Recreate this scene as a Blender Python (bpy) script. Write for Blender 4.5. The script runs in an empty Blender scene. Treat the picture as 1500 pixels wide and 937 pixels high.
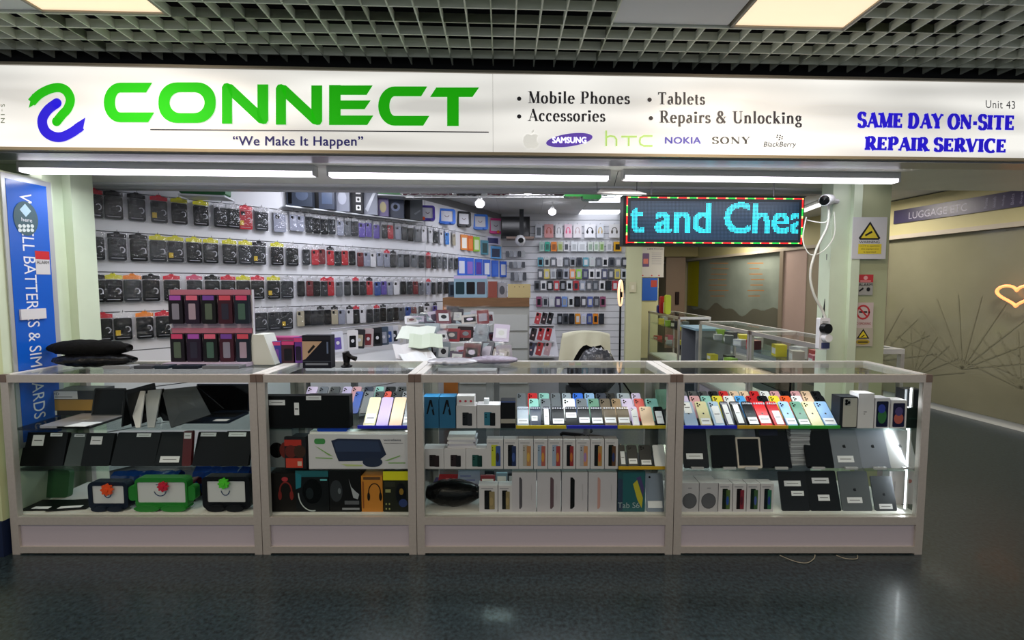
import bpy, math, random
from mathutils import Vector, Matrix, Euler
random.seed(7)
# ------------------------------------------------------------------ camera, world, lamps, exposure
F = 660.0; CX, CY = 762.0, 459.5; TH = math.radians(3.6); EYE = Vector((0, 0, 1.5))
scn = bpy.context.scene; COL = scn.collection
cd = bpy.data.cameras.new('camera'); cam = bpy.data.objects.new('camera', cd); COL.objects.link(cam)
cd.sensor_width = 36; cd.lens = 36 * F / 1500; cd.shift_x = -(CX - 750) / 1500; cd.shift_y = -(468.5 - CY) / 1500
cd.clip_start = 0.02
cam.location = EYE; cam.rotation_euler = (math.pi / 2 - TH, 0, 0); scn.camera = cam
w = bpy.data.worlds.new('world'); scn.world = w; w.use_nodes = True
w.node_tree.nodes['Background'].inputs[0].default_value = (0.75, 0.8, 0.85, 1)
w.node_tree.nodes['Background'].inputs[1].default_value = 0.45
scn.view_settings.view_transform = 'Standard'; scn.view_settings.look = 'None'
scn.view_settings.gamma = 1; scn.view_settings.use_curve_mapping = False
scn.view_settings.exposure = 0.0
def area(name, loc, sx, sy, power, col=(1, 1, 1), rot=(0, 0, 0), spread=180):
    l = bpy.data.lights.new(name, 'AREA'); l.shape = 'RECTANGLE'; l.size = sx; l.size_y = sy
    l.energy = power; l.color = col; l.spread = math.radians(spread)
    o = bpy.data.objects.new(name, l); COL.objects.link(o); o.location = loc; o.rotation_euler = rot; return o
WARM = (1, .83, .66); COOL = (.93, .96, 1)
YAW = math.atan(.038)
for k, (x, y) in enumerate([(-1.95, 1.85), (1.3, 1.9), (-1.9, -.6), (1.3, -.6), (-4, .2), (4.2, .2), (-.3, -1.8)]):
    area('ceiling_panel_light', (x, y, 2.715), .52, .52, 16 if k < 2 else 26, WARM)
for k, x in enumerate([-2.0, -.4, 1.3]):
    area('soffit_tube_light', (x, 2.86 + .038 * x, 2.13), 1.5, .04, 9, COOL, (0, 0, YAW))
for (x, y, p) in [(-1.6, 3.9, 16), (.3, 3.9, 12), (-.2, 5.3, 12), (1.1, 5.3, 12), (.9, 6.4, 5)]:
    area('shop_ceiling_light', (x, y, 2.545), .56, .56, p, (.9, .91, 1))
area('rear_shop_light', (2.9, 8.2, 2.5), .6, .6, 10, (1, .93, .8))
for y in (3.6, 5.8, 8.5):
    area('arcade_light', (4.1, y, 2.56), .5, .5, 30, (1, .93, .82))

# ------------------------------------------------------------------ projection helpers (pixel of the survey photo -> place in the room)
FW = Vector((0, math.cos(TH), -math.sin(TH))); UP = Vector((0, math.sin(TH), math.cos(TH)))
def ray(px, py): return Vector(((px - CX), 0, 0)) + UP * (CY - py) + FW * F
def P(px, py, Y): d = ray(px, py); return EYE + d * (Y / d.y)
def PZ(px, py, z): d = ray(px, py); return EYE + d * ((z - EYE.z) / d.z)
def PV(px, py, p0, dr):
    d = ray(px, py); n = Vector((dr[1], -dr[0], 0)); return EYE + d * ((Vector((p0[0], p0[1], 0)) - EYE).dot(n) / d.dot(n))
def XX(px, Y, z): return (px - CX) * (Y * math.cos(TH) - (z - 1.5) * math.sin(TH)) / F
def ZZ(py, Y): return P(CX, py, Y).z

# ------------------------------------------------------------------ materials
def lin(c):
    if isinstance(c, str): c = tuple(int(c[i:i + 2], 16) / 255 for i in (0, 2, 4))
    return tuple((v / 12.92 if v <= .04045 else ((v + .055) / 1.055) ** 2.4) for v in c) + (1,)
_m = {}
def M(c, rough=.5, metal=0, emit=0, noise=0, scale=40, bump=0, coat=0, bscale=None, nstretch=None):
    key = (c, rough, metal, emit, noise, scale, bump, coat, bscale, nstretch)
    if key in _m: return _m[key]
    m = bpy.data.materials.new('finish'); m.use_nodes = True; nt = m.node_tree; b = nt.nodes['Principled BSDF']
    L = lin(c); b.inputs['Base Color'].default_value = L; b.inputs['Roughness'].default_value = rough
    b.inputs['Metallic'].default_value = metal
    if not emit and not noise and max(L[:3]) < .05: b.inputs['Specular IOR Level'].default_value = .22
    if coat: b.inputs['Coat Weight'].default_value = coat; b.inputs['Coat Roughness'].default_value = .08
    if emit: b.inputs['Emission Color'].default_value = L; b.inputs['Emission Strength'].default_value = emit
    if noise or bump:
        tc = nt.nodes.new('ShaderNodeTexCoord'); mp = nt.nodes.new('ShaderNodeMapping')
        nt.links.new(tc.outputs['Object'], mp.inputs[0])
        if nstretch: mp.inputs['Scale'].default_value = nstretch
    if noise:
        n = nt.nodes.new('ShaderNodeTexNoise'); n.inputs['Scale'].default_value = scale; n.inputs['Detail'].default_value = 4
        r = nt.nodes.new('ShaderNodeMapRange'); r.inputs[3].default_value = 1 - noise; r.inputs[4].default_value = 1 + noise
        r.inputs[1].default_value = .3; r.inputs[2].default_value = .7
        x = nt.nodes.new('ShaderNodeVectorMath'); x.operation = 'SCALE'; x.inputs[0].default_value = L[:3]
        nt.links.new(mp.outputs[0], n.inputs['Vector']); nt.links.new(n.outputs[0], r.inputs[0])
        nt.links.new(r.outputs[0], x.inputs['Scale']); nt.links.new(x.outputs[0], b.inputs['Base Color'])
    if bump:
        n = nt.nodes.new('ShaderNodeTexNoise'); n.inputs['Scale'].default_value = bscale or scale
        bp = nt.nodes.new('ShaderNodeBump'); bp.inputs['Strength'].default_value = bump; bp.inputs['Distance'].default_value = .01
        nt.links.new(mp.outputs[0], n.inputs['Vector']); nt.links.new(n.outputs[0], bp.inputs['Height']); nt.links.new(bp.outputs[0], b.inputs['Normal'])
    _m[key] = m; return m
def clearmat(name, tint, clear, rough=.03, bump=0, ior=1.2):
    m = bpy.data.materials.new(name); m.use_nodes = True; nt = m.node_tree; nt.nodes.clear()
    out = nt.nodes.new('ShaderNodeOutputMaterial'); mix = nt.nodes.new('ShaderNodeMixShader')
    tr = nt.nodes.new('ShaderNodeBsdfTransparent'); tr.inputs[0].default_value = tint + (1,)
    gl = nt.nodes.new('ShaderNodeBsdfGlossy'); gl.inputs['Roughness'].default_value = rough
    fr = nt.nodes.new('ShaderNodeFresnel'); ge = nt.nodes.new('ShaderNodeNewGeometry')
    io = nt.nodes.new('ShaderNodeMapRange'); io.inputs[3].default_value = ior; io.inputs[4].default_value = 1 / ior
    nt.links.new(ge.outputs['Backfacing'], io.inputs[0]); nt.links.new(io.outputs[0], fr.inputs[0])
    mr = nt.nodes.new('ShaderNodeMapRange'); mr.inputs[3].default_value = 1 - clear; mr.inputs[4].default_value = 1
    mr.inputs[1].default_value = .0
    nt.links.new(fr.outputs[0], mr.inputs[0]); nt.links.new(mr.outputs[0], mix.inputs[0])
    nt.links.new(tr.outputs[0], mix.inputs[1]); nt.links.new(gl.outputs[0], mix.inputs[2]); nt.links.new(mix.outputs[0], out.inputs[0])
    if bump:
        n = nt.nodes.new('ShaderNodeTexNoise'); n.inputs['Scale'].default_value = 30; n.inputs['Detail'].default_value = 3
        tc = nt.nodes.new('ShaderNodeTexCoord'); bp = nt.nodes.new('ShaderNodeBump'); bp.inputs['Strength'].default_value = bump; bp.inputs['Distance'].default_value = .02
        nt.links.new(tc.outputs['Object'], n.inputs['Vector']); nt.links.new(n.outputs[0], bp.inputs['Height'])
        nt.links.new(bp.outputs[0], gl.inputs['Normal'])
    return m
GLASS = clearmat('clear_glass', (.96, .985, .975), 1.0, ior=1.12)
SHELFG = clearmat('shelf_glass', (.88, .955, .93), .985)
BAG = clearmat('clear_bag', (.95, .95, .96), .96, .1, 1.0, 1.4)
ALU = M('b9b4ae', .38, .35, noise=.04, scale=60)
ALUW = M('d9d8d6', .4, .15, noise=.03, scale=30)
PANEL = M('b0a9b2', .5, 0, noise=.03, scale=400)
MINT = M('c9d6be', .5, noise=.03, scale=6)
BLACK = M('08090b', .35); BLACKG = M('050607', .12); DARK = M('17191c', .45); WHITE = M('e6e6e6', .45)
CARD = M('f0efec', .6)

# ------------------------------------------------------------------ mesh builder
class MB:
    def __init__(s): s.v = []; s.f = []; s.m = []; s.mats = []
    def mi(s, m):
        if m not in s.mats: s.mats.append(m)
        return s.mats.index(m)
    def add(s, vs, fs, m, T=None):
        b = len(s.v); i = s.mi(m)
        for p in vs:
            p = Vector(p); s.v.append(T @ p if T else p)
        for f in fs: s.f.append([b + q for q in f]); s.m.append(i)
        return s
    def box(s, x0, x1, y0, y1, z0, z1, m, T=None):
        vs = [(x, y, z) for x in (x0, x1) for y in (y0, y1) for z in (z0, z1)]
        return s.add(vs, [(0, 1, 3, 2), (4, 6, 7, 5), (0, 4, 5, 1), (2, 3, 7, 6), (0, 2, 6, 4), (1, 5, 7, 3)], m, T)
    def cbox(s, c, d, m, R=None):
        T = Matrix.Translation(Vector(c)) @ (R.to_4x4() if R else Matrix.Identity(4))
        return s.box(-d[0] / 2, d[0] / 2, -d[1] / 2, d[1] / 2, -d[2] / 2, d[2] / 2, m, T)
    def quad(s, a, b, c, d, m): return s.add([a, b, c, d], [(0, 1, 2, 3)], m)
    def prism(s, poly, y0, y1, m, T=None):      # polygon in XZ, extruded along Y; y0 = front
        n = len(poly); vs = [(x, y0, z) for x, z in poly] + [(x, y1, z) for x, z in poly]
        fs = [list(range(n)), list(range(2 * n - 1, n - 1, -1))] + [(i, i + n, (i + 1) % n + n, (i + 1) % n) for i in range(n)]
        return s.add(vs, fs, m, T)
    def rbox(s, x0, x1, y0, y1, z0, z1, r, m, T=None): return s.prism(rrect(x0, x1, z0, z1, r), y0, y1, m, T)
    def tube(s, pts, r, m, n=8, closed=False):
        pts = [Vector(p) for p in pts]; k = len(pts); b = len(s.v); i = s.mi(m); up = None
        for j, p in enumerate(pts):
            if closed: t = pts[(j + 1) % k] - pts[j - 1]
            else: t = pts[min(j + 1, k - 1)] - pts[max(j - 1, 0)]
            t = t.normalized() if t.length else Vector((0, 0, 1))
            if up is None: up = Vector((0, 0, 1)) if abs(t.z) < .9 else Vector((1, 0, 0))
            a = t.cross(up)
            if a.length < 1e-5: a = t.cross(Vector((0, 1, 0)))
            a.normalize(); c = a.cross(t); up = c
            rr = r[j] if isinstance(r, (list, tuple)) else r
            for q in range(n):
                w_ = 2 * math.pi * q / n; s.v.append(p + a * math.cos(w_) * rr + c * math.sin(w_) * rr)
        for j in range(k if closed else k - 1):
            j2 = (j + 1) % k
            for q in range(n): s.f.append([b + j * n + q, b + j * n + (q + 1) % n, b + j2 * n + (q + 1) % n, b + j2 * n + q]); s.m.append(i)
        if not closed:
            s.f.append([b + q for q in range(n - 1, -1, -1)]); s.m.append(i)
            s.f.append([b + (k - 1) * n + q for q in range(n)]); s.m.append(i)
        return s
    def lathe(s, prof, m, n=20, T=None):
        vs = []; fs = []
        for (r, z) in prof:
            for q in range(n): w_ = 2 * math.pi * q / n; vs.append((r * math.cos(w_), r * math.sin(w_), z))
        for j in range(len(prof) - 1):
            for q in range(n): fs.append((j * n + q, j * n + (q + 1) % n, (j + 1) * n + (q + 1) % n, (j + 1) * n + q))
        fs.append(list(range(n - 1, -1, -1))); fs.append([(len(prof) - 1) * n + q for q in range(n)])
        return s.add(vs, fs, m, T)
    def mesh(s, smooth=False):
        me = bpy.data.meshes.new('mesh'); me.from_pydata([tuple(p) for p in s.v], [], s.f)
        for m in s.mats: me.materials.append(m)
        me.polygons.foreach_set('material_index', s.m)
        if smooth: me.polygons.foreach_set('use_smooth', [True] * len(s.f))
        me.update(); return me
    def build(s, name, parent=None, label=None, cat=None, group=None, kind=None, loc=None, rot=None, smooth=False):
        return put(name, s.mesh(smooth), parent, label, cat, group, kind, loc, rot)
def put(name, me, parent=None, label=None, cat=None, group=None, kind=None, loc=None, rot=None):
    o = bpy.data.objects.new(name, me); COL.objects.link(o)
    if parent: o.parent = parent
    if loc is not None: o.location = loc
    if rot is not None: o.rotation_euler = rot
    if label: o['label'] = label
    if cat: o['category'] = cat
    if group: o['group'] = group
    if kind: o['kind'] = kind
    return o
def thing(name, label, cat, loc=(0, 0, 0), rot=(0, 0, 0), group=None):
    return put(name, None, None, label, cat, group, None, loc, rot)
def rrect(x0, x1, z0, z1, r, n=4):
    r = min(r, (x1 - x0) / 2, (z1 - z0) / 2); o = []
    for cx, cz, a in ((x1 - r, z0 + r, -90), (x1 - r, z1 - r, 0), (x0 + r, z1 - r, 90), (x0 + r, z0 + r, 180)):
        for k in range(n + 1): t = math.radians(a + 90 * k / n); o.append((cx + r * math.cos(t), cz + r * math.sin(t)))
    return o
def ell(cx, cz, rx, rz, n=20, a0=0, a1=360):
    return [(cx + rx * math.cos(math.radians(a0 + (a1 - a0) * k / n)), cz + rz * math.sin(math.radians(a0 + (a1 - a0) * k / n))) for k in range(n if a1 - a0 == 360 else n + 1)]
def smoothpts(pts, n=6):
    pts = [Vector(p) for p in pts]; o = []
    for i in range(len(pts) - 1):
        a, b, c, d = pts[max(i - 1, 0)], pts[i], pts[i + 1], pts[min(i + 2, len(pts) - 1)]
        for k in range(n):
            t = k / n; o.append(.5 * ((2 * b) + (c - a) * t + (2 * a - 5 * b + 4 * c - d) * t * t + (3 * b - a - 3 * c + d) * t ** 3))
    o.append(pts[-1]); return o
# flat 2D shapes as (verts, faces)
def stroke2(pts, wd, cap=True):
    pts = [Vector((p[0], p[1])) for p in pts]; k = len(pts); vs = []; fs = []
    for j in range(k):
        t = (pts[min(j + 1, k - 1)] - pts[max(j - 1, 0)]).normalized(); n = Vector((-t.y, t.x))
        ww = wd(t) if callable(wd) else wd
        vs += [pts[j] + n * ww / 2, pts[j] - n * ww / 2]
    for j in range(k - 1): fs.append((2 * j, 2 * j + 1, 2 * j + 3, 2 * j + 2))
    if cap:
        for c in (pts[0], pts[-1]):
            ww = wd(Vector((0, 1))) if callable(wd) else wd
            b = len(vs); vs += [c + Vector((math.cos(a * math.pi / 8), math.sin(a * math.pi / 8))) * ww / 2 for a in range(16)]; fs.append(tuple(range(b, b + 16)))
    return [(p.x, p.y) for p in vs], fs
_t = {}
def textshape(s, bold=0, spacing=1):
    key = (s, bold, spacing)
    if key in _t: return _t[key]
    cu = bpy.data.curves.new('t', 'FONT'); cu.body = s; cu.size = 1; cu.space_character = spacing; cu.resolution_u = 3
    o = bpy.data.objects.new('t', cu); COL.objects.link(o); bpy.context.view_layer.update()
    me = o.evaluated_get(bpy.context.evaluated_depsgraph_get()).to_mesh()
    vs = [(v.co.x, v.co.y) for v in me.vertices]; fs = [tuple(p.vertices) for p in me.polygons]
    o.evaluated_get(bpy.context.evaluated_depsgraph_get()).to_mesh_clear(); bpy.data.objects.remove(o); bpy.data.curves.remove(cu)
    if bold:
        n = len(vs); V = []; Fc = []
        for k, (a, b) in enumerate(((0, 0), (bold, 0), (bold, bold * .6), (0, bold * .6), (bold / 2, bold * .3))):
            V += [(x + a, y + b) for x, y in vs]; Fc += [tuple(q + k * n for q in f) for f in fs]
        vs, fs = V, Fc
    _t[key] = (vs, fs); return _t[key]
# pen font with thick stems, thin hairlines and serifs
def penfont(txt, T=.17, t=.055, ser=.12, sh=.045, gap=.1, tick=None):
    VS = []; FS = []; X = 0
    wd = lambda d: t + (T - t) * abs(d.y)
    def L(x0, y0, x1, y1, ww, ): return stroke2([(x0, y0), (x1, y1)], ww, False)
    def A(cx, cy, rx, ry, a0, a1): return stroke2(ell(cx, cy, rx, ry, 14, a0, a1) if a1 - a0 != 360 else ell(cx, cy, rx, ry, 20, 0, 359.9), wd, False)
    def S(x, y, h=ser): y += sh / 2 if y < .5 or y in (.62,) and False else -sh / 2; return stroke2([(x - h - T / 2, y), (x + h + T / 2, y)], sh, False)
    def s(x, y, h=ser): return stroke2([(x - h - t / 2, y + (sh / 2 if y < .5 else -sh / 2)), (x + h + t / 2, y + (sh / 2 if y < .5 else -sh / 2))], sh, False)
    tk = tick or t * 1.4; h = T / 2; x_ = .64
    G = {
     'M': (1.05, [L(.16, 0, .16, 1, t), L(.18, 1, .52, .02, T), L(.52, .02, .86, 1, t), L(.88, 0, .88, 1, T), s(.16, 0), S(.88, 0), S(.12, 1, ser * .5), S(.92, 1, ser * .5)]),
     'N': (.92, [L(.14, 0, .14, 1, t), L(.14, 1 - h * .3, .76, h * .3, T), L(.76, 0, .76, 1, t), s(.14, 0), s(.14, 1), s(.76, 1)]),
     'P': (.76, [L(.2, 0, .2, 1, T), A(.4, .73, .24, .25, -90, 90), L(.2, .98, .4, .98, t), L(.2, .48, .4, .48, t), S(.2, 0), S(.16, 1, ser * .6)]),
     'R': (.86, [L(.2, 0, .2, 1, T), A(.4, .74, .23, .24, -90, 90), L(.2, .98, .4, .98, t), L(.2, .5, .42, .5, t), L(.42, .5, .72, .02, T), S(.2, 0), S(.76, 0, ser * .4), S(.16, 1, ser * .6)]),
     'B': (.8, [L(.2, 0, .2, 1, T), A(.38, .75, .22, .23, -90, 90), A(.4, .26, .26, .24, -90, 90), L(.2, .98, .4, .98, t), L(.2, .51, .4, .51, t), L(.2, .02, .4, .02, t)]),
     'A': (.9, [L(.12, 0, .46, 1, t), L(.44, 1, .78, 0, T), L(.22, .33, .68, .33, t), s(.12, 0), S(.78, 0, ser * .7)]),
     'T': (.82, [L(.4, 0, .4, 1, T), L(.04, 1 - t / 2, .76, 1 - t / 2, t), L(.06, .8, .06, 1, tk), L(.74, .8, .74, 1, tk), S(.4, 0)]),
     'U': (.92, [L(.2, .28, .2, 1, T), A(.47, .3, .27, .28, 180, 360), L(.74, .28, .74, 1, t), S(.2, 1), s(.74, 1)]),
     'S': (.68, [A(.34, .75, .22, .23, 20, 270), A(.34, .26, .24, .24, -160, 90), L(.56, .72, .56, 1, tk), L(.1, 0, .1, .28, tk)]),
     'D': (.9, [L(.2, 0, .2, 1, T), A(.36, .5, .36, .48, -90, 90), L(.1, .98, .38, .98, t), L(.1, .02, .38, .02, t), S(.2, 0, ser * .6), S(.2, 1, ser * .6)]),
     'Y': (.86, [L(.12, 1, .42, .45, T), L(.74, 1, .42, .45, t), L(.42, 0, .42, .5, T), S(.12, 1, ser * .7), s(.74, 1), S(.42, 0)]),
     'O': (.9, [A(.44, .5, .34, .48, 0, 360)]),
     'I': (.44, [L(.2, 0, .2, 1, T), S(.2, 0), S(.2, 1)]),
     'E': (.78, [L(.2, 0, .2, 1, T), L(.08, 1 - t / 2, .66, 1 - t / 2, t), L(.2, .5, .5, .5, t), L(.08, t / 2, .66, t / 2, t), L(.64, .74, .64, 1, tk), L(.66, 0, .66, .28, tk), L(.5, .36, .5, .64, tk)]),
     'V': (.86, [L(.12, 1, .43, 0, T), L(.43, 0, .74, 1, t), S(.12, 1, ser * .7), s(.74, 1)]),
     'C': (.82, [A(.48, .5, .38, .48, 48, 312), L(.7, .7, .7, 1, tk)]),
     '-': (.42, [L(.06, .42, .36, .42, T * .8)]),
     '&': (.95, [A(.36, .77, .17, .2, -60, 235), L(.24, .64, .78, .02, T), A(.34, .26, .26, .25, 110, 330), L(.56, .14, .76, .5, t), L(.62, .52, .88, .52, sh)]),
     'o': (.62, [A(.29, .32, .23, .31, 0, 360)]),
     'c': (.54, [A(.3, .32, .23, .31, 50, 310), L(.42, .46, .42, .56, T)]),
     'e': (.58, [A(.29, .32, .22, .31, 0, 318), L(.08, .36, .5, .36, t)]),
     'i': (.34, [L(.16, 0, .16, .62, T), s(.16, 0, ser), L(.03, .6, .16, .6, sh), A(.16, .84, .05, .05, 0, 360), L(.16, .79, .16, .9, T)]),
     'l': (.34, [L(.16, 0, .16, 1.02, T), s(.16, 0, ser), L(.03, 1, .16, 1, sh)]),
     'b': (.66, [L(.14, 0, .14, 1.02, T), L(.01, 1, .14, 1, sh), A(.33, .32, .22, .31, -130, 130)]),
     'h': (.7, [L(.14, 0, .14, 1.02, T), L(.01, 1, .14, 1, sh), A(.34, .42, .18, .21, 0, 160), L(.52, 0, .52, .44, T), s(.14, 0), s(.52, 0)]),
     'n': (.7, [L(.14, 0, .14, .63, T), L(.01, .6, .14, .6, sh), A(.34, .42, .18, .21, 0, 160), L(.52, 0, .52, .44, T), s(.14, 0), s(.52, 0)]),
     'r': (.48, [L(.14, 0, .14, .63, T), L(.01, .6, .14, .6, sh), A(.34, .44, .18, .18, 40, 170), L(.42, .48, .42, .6, T * .8), s(.14, 0)]),
     's': (.48, [A(.24, .47, .14, .15, 20, 270), A(.24, .17, .16, .15, -160, 90), L(.38, .46, .38, .62, tk), L(.07, 0, .07, .16, tk)]),
     'a': (.58, [L(.42, .08, .42, .44, T), A(.27, .44, .15, .19, 0, 150), A(.24, .18, .16, .17, 60, 300), L(.24, .35, .42, .39, t), L(.42, .05, .54, .05, sh)]),
     't': (.4, [L(.17, .12, .17, .82, T), L(.03, .6, .36, .6, sh), A(.29, .15, .12, .13, 180, 300)]),
     'p': (.66, [L(.14, -.3, .14, .63, T), L(.01, .6, .14, .6, sh), A(.33, .32, .22, .31, -130, 130), L(.03, -.3, .28, -.3, sh)]),
     'k': (.68, [L(.14, 0, .14, 1.02, T), L(.01, 1, .14, 1, sh), L(.2, .3, .5, .61, t), L(.28, .38, .54, 0, T), s(.14, 0), s(.56, 0), L(.38, .6, .6, .6, sh)]),
     'g': (.6, [A(.26, .43, .17, .2, 0, 360), A(.28, -.13, .22, .15, 0, 360), L(.2, .22, .2, .04, t), L(.18, .04, .4, .03, T * .6), L(.4, .58, .54, .6, sh * 1.5)]),
     ' ': (.32, []) }
    for ch in txt:
        wdt, parts = G[ch]
        for vs, fs in parts:
            b = len(VS); VS += [(p[0] + X, p[1]) for p in vs]; FS += [tuple(q + b for q in f) for f in fs]
        X += wdt + gap
    return VS, FS
def fit(shape, x0, y0, x1, y1, slant=0, yr=None):
    """scale a 2D shape into a box; yr=(lo,hi) fixes the source's height range"""
    vs, fs = shape
    a0 = min(v[0] for v in vs); a1 = max(v[0] for v in vs)
    b0, b1 = yr if yr else (min(v[1] for v in vs), max(v[1] for v in vs))
    r = []
    for v in vs:
        u = (v[0] - a0) / (a1 - a0); q = (v[1] - b0) / (b1 - b0)
        r.append((x0 + u * (x1 - x0) + slant * q, y0 + q * (y1 - y0)))
    return r, fs
def flat(mb, shape, mapper, m):
    vs, fs = shape; mb.add([mapper(*v) for v in vs], fs, m)
def apple_shape():     # bitten fruit emblem in a unit box
    pts = [(.5, .7), (.62, .76), (.78, .76), (.9, .68), (.82, .58), (.8, .45), (.86, .34), (.95, .28), (.86, .1), (.74, 0), (.62, 0), (.5, .05), (.38, 0), (.26, 0), (.1, .16), (.03, .4), (.08, .62), (.22, .76), (.38, .76)]
    leaf = [(.5, .8), (.52, .92), (.66, 1.02), (.66, .9), (.58, .82)]
    return pts + leaf, [tuple(range(len(pts))), tuple(range(len(pts), len(pts) + 5))]
ORD = ['first', 'second', 'third', 'fourth', 'fifth', 'sixth', 'seventh', 'eighth', 'ninth', 'tenth', 'eleventh', 'twelfth', 'thirteenth', 'fourteenth', 'fifteenth', 'sixteenth', 'seventeenth', 'eighteenth', 'nineteenth', 'twentieth']
def ordn(i):
    if i < 20: return ORD[i]
    t = ['twenty', 'thirty', 'forty', 'fifty', 'sixty'][(i + 1) // 10 - 2]; r = (i + 1) % 10
    return (t + '-' + ORD[r - 1]) if r else t[:-1] + 'ieth'
YF = 2.428
# ================================================================== THE SETTING
FT = Matrix.Translation((0, 2.57, 0)) @ Matrix.Rotation(YAW, 4, 'Z')       # fascia frame: x along the shop front, y into the shop
def S(px, py, off=0):                                                       # a place on the face of the fascia
    p = PV(px, py, (0, 2.57 - off), (1, .038)); return p
ZT, ZB, ZC, ZI = 2.665, 2.235, 2.756, 2.60
FLOORM = M('202c31', .3, noise=.75, scale=55, bump=.05, bscale=25, coat=.08)
MB().box(-5, 7.5, -3.5, 13.5, -.05, 0, FLOORM).build('floor', kind='structure')
# --- front ceiling of egg-crate grille tiles, plain tiles and light panels
CELL = .112; TILE = .58
GRILL = M('e0e4d4', .55); VOID = M('6a6b64', .9)
def grille(nx, ny):
    mb = MB(); t = .0035; h = .042; pad = .01
    W = nx * CELL + 2 * pad if nx == 5 else nx * CELL; D = ny * CELL + (2 * pad if ny == 5 else 0)
    for i in range(nx + 1):
        x = W * i / nx; mb.box(x - t, x + t, 0, D, 0, h, GRILL)
    for j in range(ny + 1):
        y = D * j / ny; mb.box(0, W, y - t, y + t, 0, h, GRILL)
    return mb.mesh()
ceil_o = MB().box(-5, 5, -4.2, .14, 3.1, 3.13, VOID, FT).box(-5, 5, .105, .15, 2.69, 3.1, M('15161a', .6), FT).build('ceiling', kind='structure')
G55, G54, G35, G34 = grille(5, 5), grille(5, 4), grille(3, 5), grille(3, 4)
VB = PZ(1067, 42, ZC); V0 = (FT.inverted() @ VB).y; U0 = (FT.inverted() @ VB).x
GAPU = U0 - 5 * TILE   # the run left of this is shifted by three cells
cols = [(U0 + TILE * k, 5) for k in range(-4, 6)]
ul = U0 - 4 * TILE - 3 * CELL; cols += [(ul, 3)] + [(ul - TILE * k, 5) for k in range(1, 6)]
rows = [(V0, 4)] + [(V0 - TILE * k, 5) for k in range(1, 7)]
def tile_at(me, name, u, v, z=ZC, **kw):
    o = put(name, me, ceil_o, loc=FT @ Vector((u, v, z)), rot=(0, 0, YAW), **kw); return o
mb = MB(); mb.box(.008, TILE - .008, .008, TILE - .008, .01, .03, M('e2e4e6', .7)); PLAIN = mb.mesh()
mb = MB(); a, b = .004, TILE - .004; FR = M('9a9384', .5)
for q in ((a, b, a, a + .014), (a, b, b - .014, b), (a, a + .014, a, b), (b - .014, b, a, b)): mb.box(q[0], q[1], q[2], q[3], 0, .03, FR)
LFRAME = mb.mesh()
LDIFF = MB().box(.018, TILE - .018, .018, TILE - .018, .008, .02, M('ffe3c0', .5, emit=.93)).mesh()
right_light = U0; left_light = ul - TILE
for (u, nx) in cols:
    for r, (v, ny) in enumerate(rows):
        odd = r in (1, 5)
        if odd and (abs(u - right_light) < .01 or abs(u - left_light) < .01):
            if r == 5: continue
            e = thing('ceiling_light_panel', 'square warm light panel in the grille ceiling, ' + ('above the repair service lettering' if u == right_light else 'above the green shop name'), 'ceiling light', FT @ Vector((u, v, ZC)), (0, 0, YAW))
            put('frame', LFRAME, e); put('diffuser', LDIFF, e); continue
        if odd and (abs(u - (right_light - TILE)) < .01 or abs(u - (left_light - TILE)) < .01):
            tile_at(PLAIN, 'plain_tile', u, v); continue
        if r > 3: continue
        tile_at({(5, 5): G55, (5, 4): G54, (3, 5): G35, (3, 4): G34}[(nx, ny)], 'grille_tile', u, v)
# --- soffit behind the fascia, header and inner ceiling
mb = MB(); mb.box(-4.2, 4.2, .16, .85, ZB, ZB + .03, M('e6e8de', .4, noise=.03, scale=5), FT)
mb.box(-4.2, 2.35, .85, .93, ZB - .035, ZB + .5, M('a4a6a8', .4, .1), FT); mb.box(-4.2, 2.35, .80, .86, ZB - .015, ZB + .02, M('d8d9dc', .35, .1), FT)
mb.build('trim_1', kind='structure')
MB().box(-4.2, 4.2, .02, .16, ZB - .02, ZB - .002, M('8b9099', .3, .8), FT).build('trim_2', kind='structure')     # polished strip under the sign
ICE = M('c6c9cb', .6)
ci = MB().box(-4.2, 6, 3.55, 13.3, ZI, ZI + .03, ICE).build('ceiling', kind='structure')
mb = MB().box(0, .594, 0, .594, 0, .008, M('d4d6d6', .7)); IT = mb.mesh()
mb = MB().box(0, .594, 0, .594, 0, .008, M('f4f7ff', .5, emit=2.2)); IL = mb.mesh()
lit = {(3, 0), (6, 0), (7, 3), (7, 5), (10, 1), (10, 6)}
for i in range(12):
    for j in range(9):
        x = -3.3 + .6 * i; y = 3.6 + .6 * j
        if x > 3.6: continue
        if (i, j) in lit:
            e = put('light_tile', IL, ci, loc=(x, y, ZI - .012)); continue
        put('ceiling_tile', IT, ci, loc=(x, y, ZI - .009))
# --- slatwalls
SLAT = M('d2d3d8', .35, noise=.02, scale=3)
SC = lambda px: .1564 * (1409 - px)
def wpt(px, s): return Vector(((px - CX) / s * .997, F / s, 0))
A0, A1, A2 = wpt(95, SC(95)), wpt(622, SC(622)), wpt(735, 98)
A2.y = 7.0; A2.x = -.29
def slatwall(name, a, b, z1=ZI, pitch=.3, th=.018, off=.1):
    L = (b - a).length; ang = math.atan2(b.y - a.y, b.x - a.x)
    R = Matrix.Translation((a.x, a.y, 0)) @ Matrix.Rotation(ang, 4, 'Z')
    o = MB().box(0, L, 0, .03, 0, z1, M('77777c', .6)).build(name, kind='structure', loc=(a.x, a.y, 0), rot=(0, 0, ang))
    sm = MB().box(0, L, -th, 0, 0, pitch - .008, SLAT).mesh()
    for k in range(int((z1 - off) / pitch)): put('slat', sm, o, loc=(0, 0, off + k * pitch + .004))
    return R, L
WA, LA = slatwall('wall_left', A0, A1)
WB, LB = slatwall('wall_left', A1, A2)
B0 = Vector((-.29, 7.0, 0)); B1 = Vector((1.66, 7.0, 0))
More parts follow.
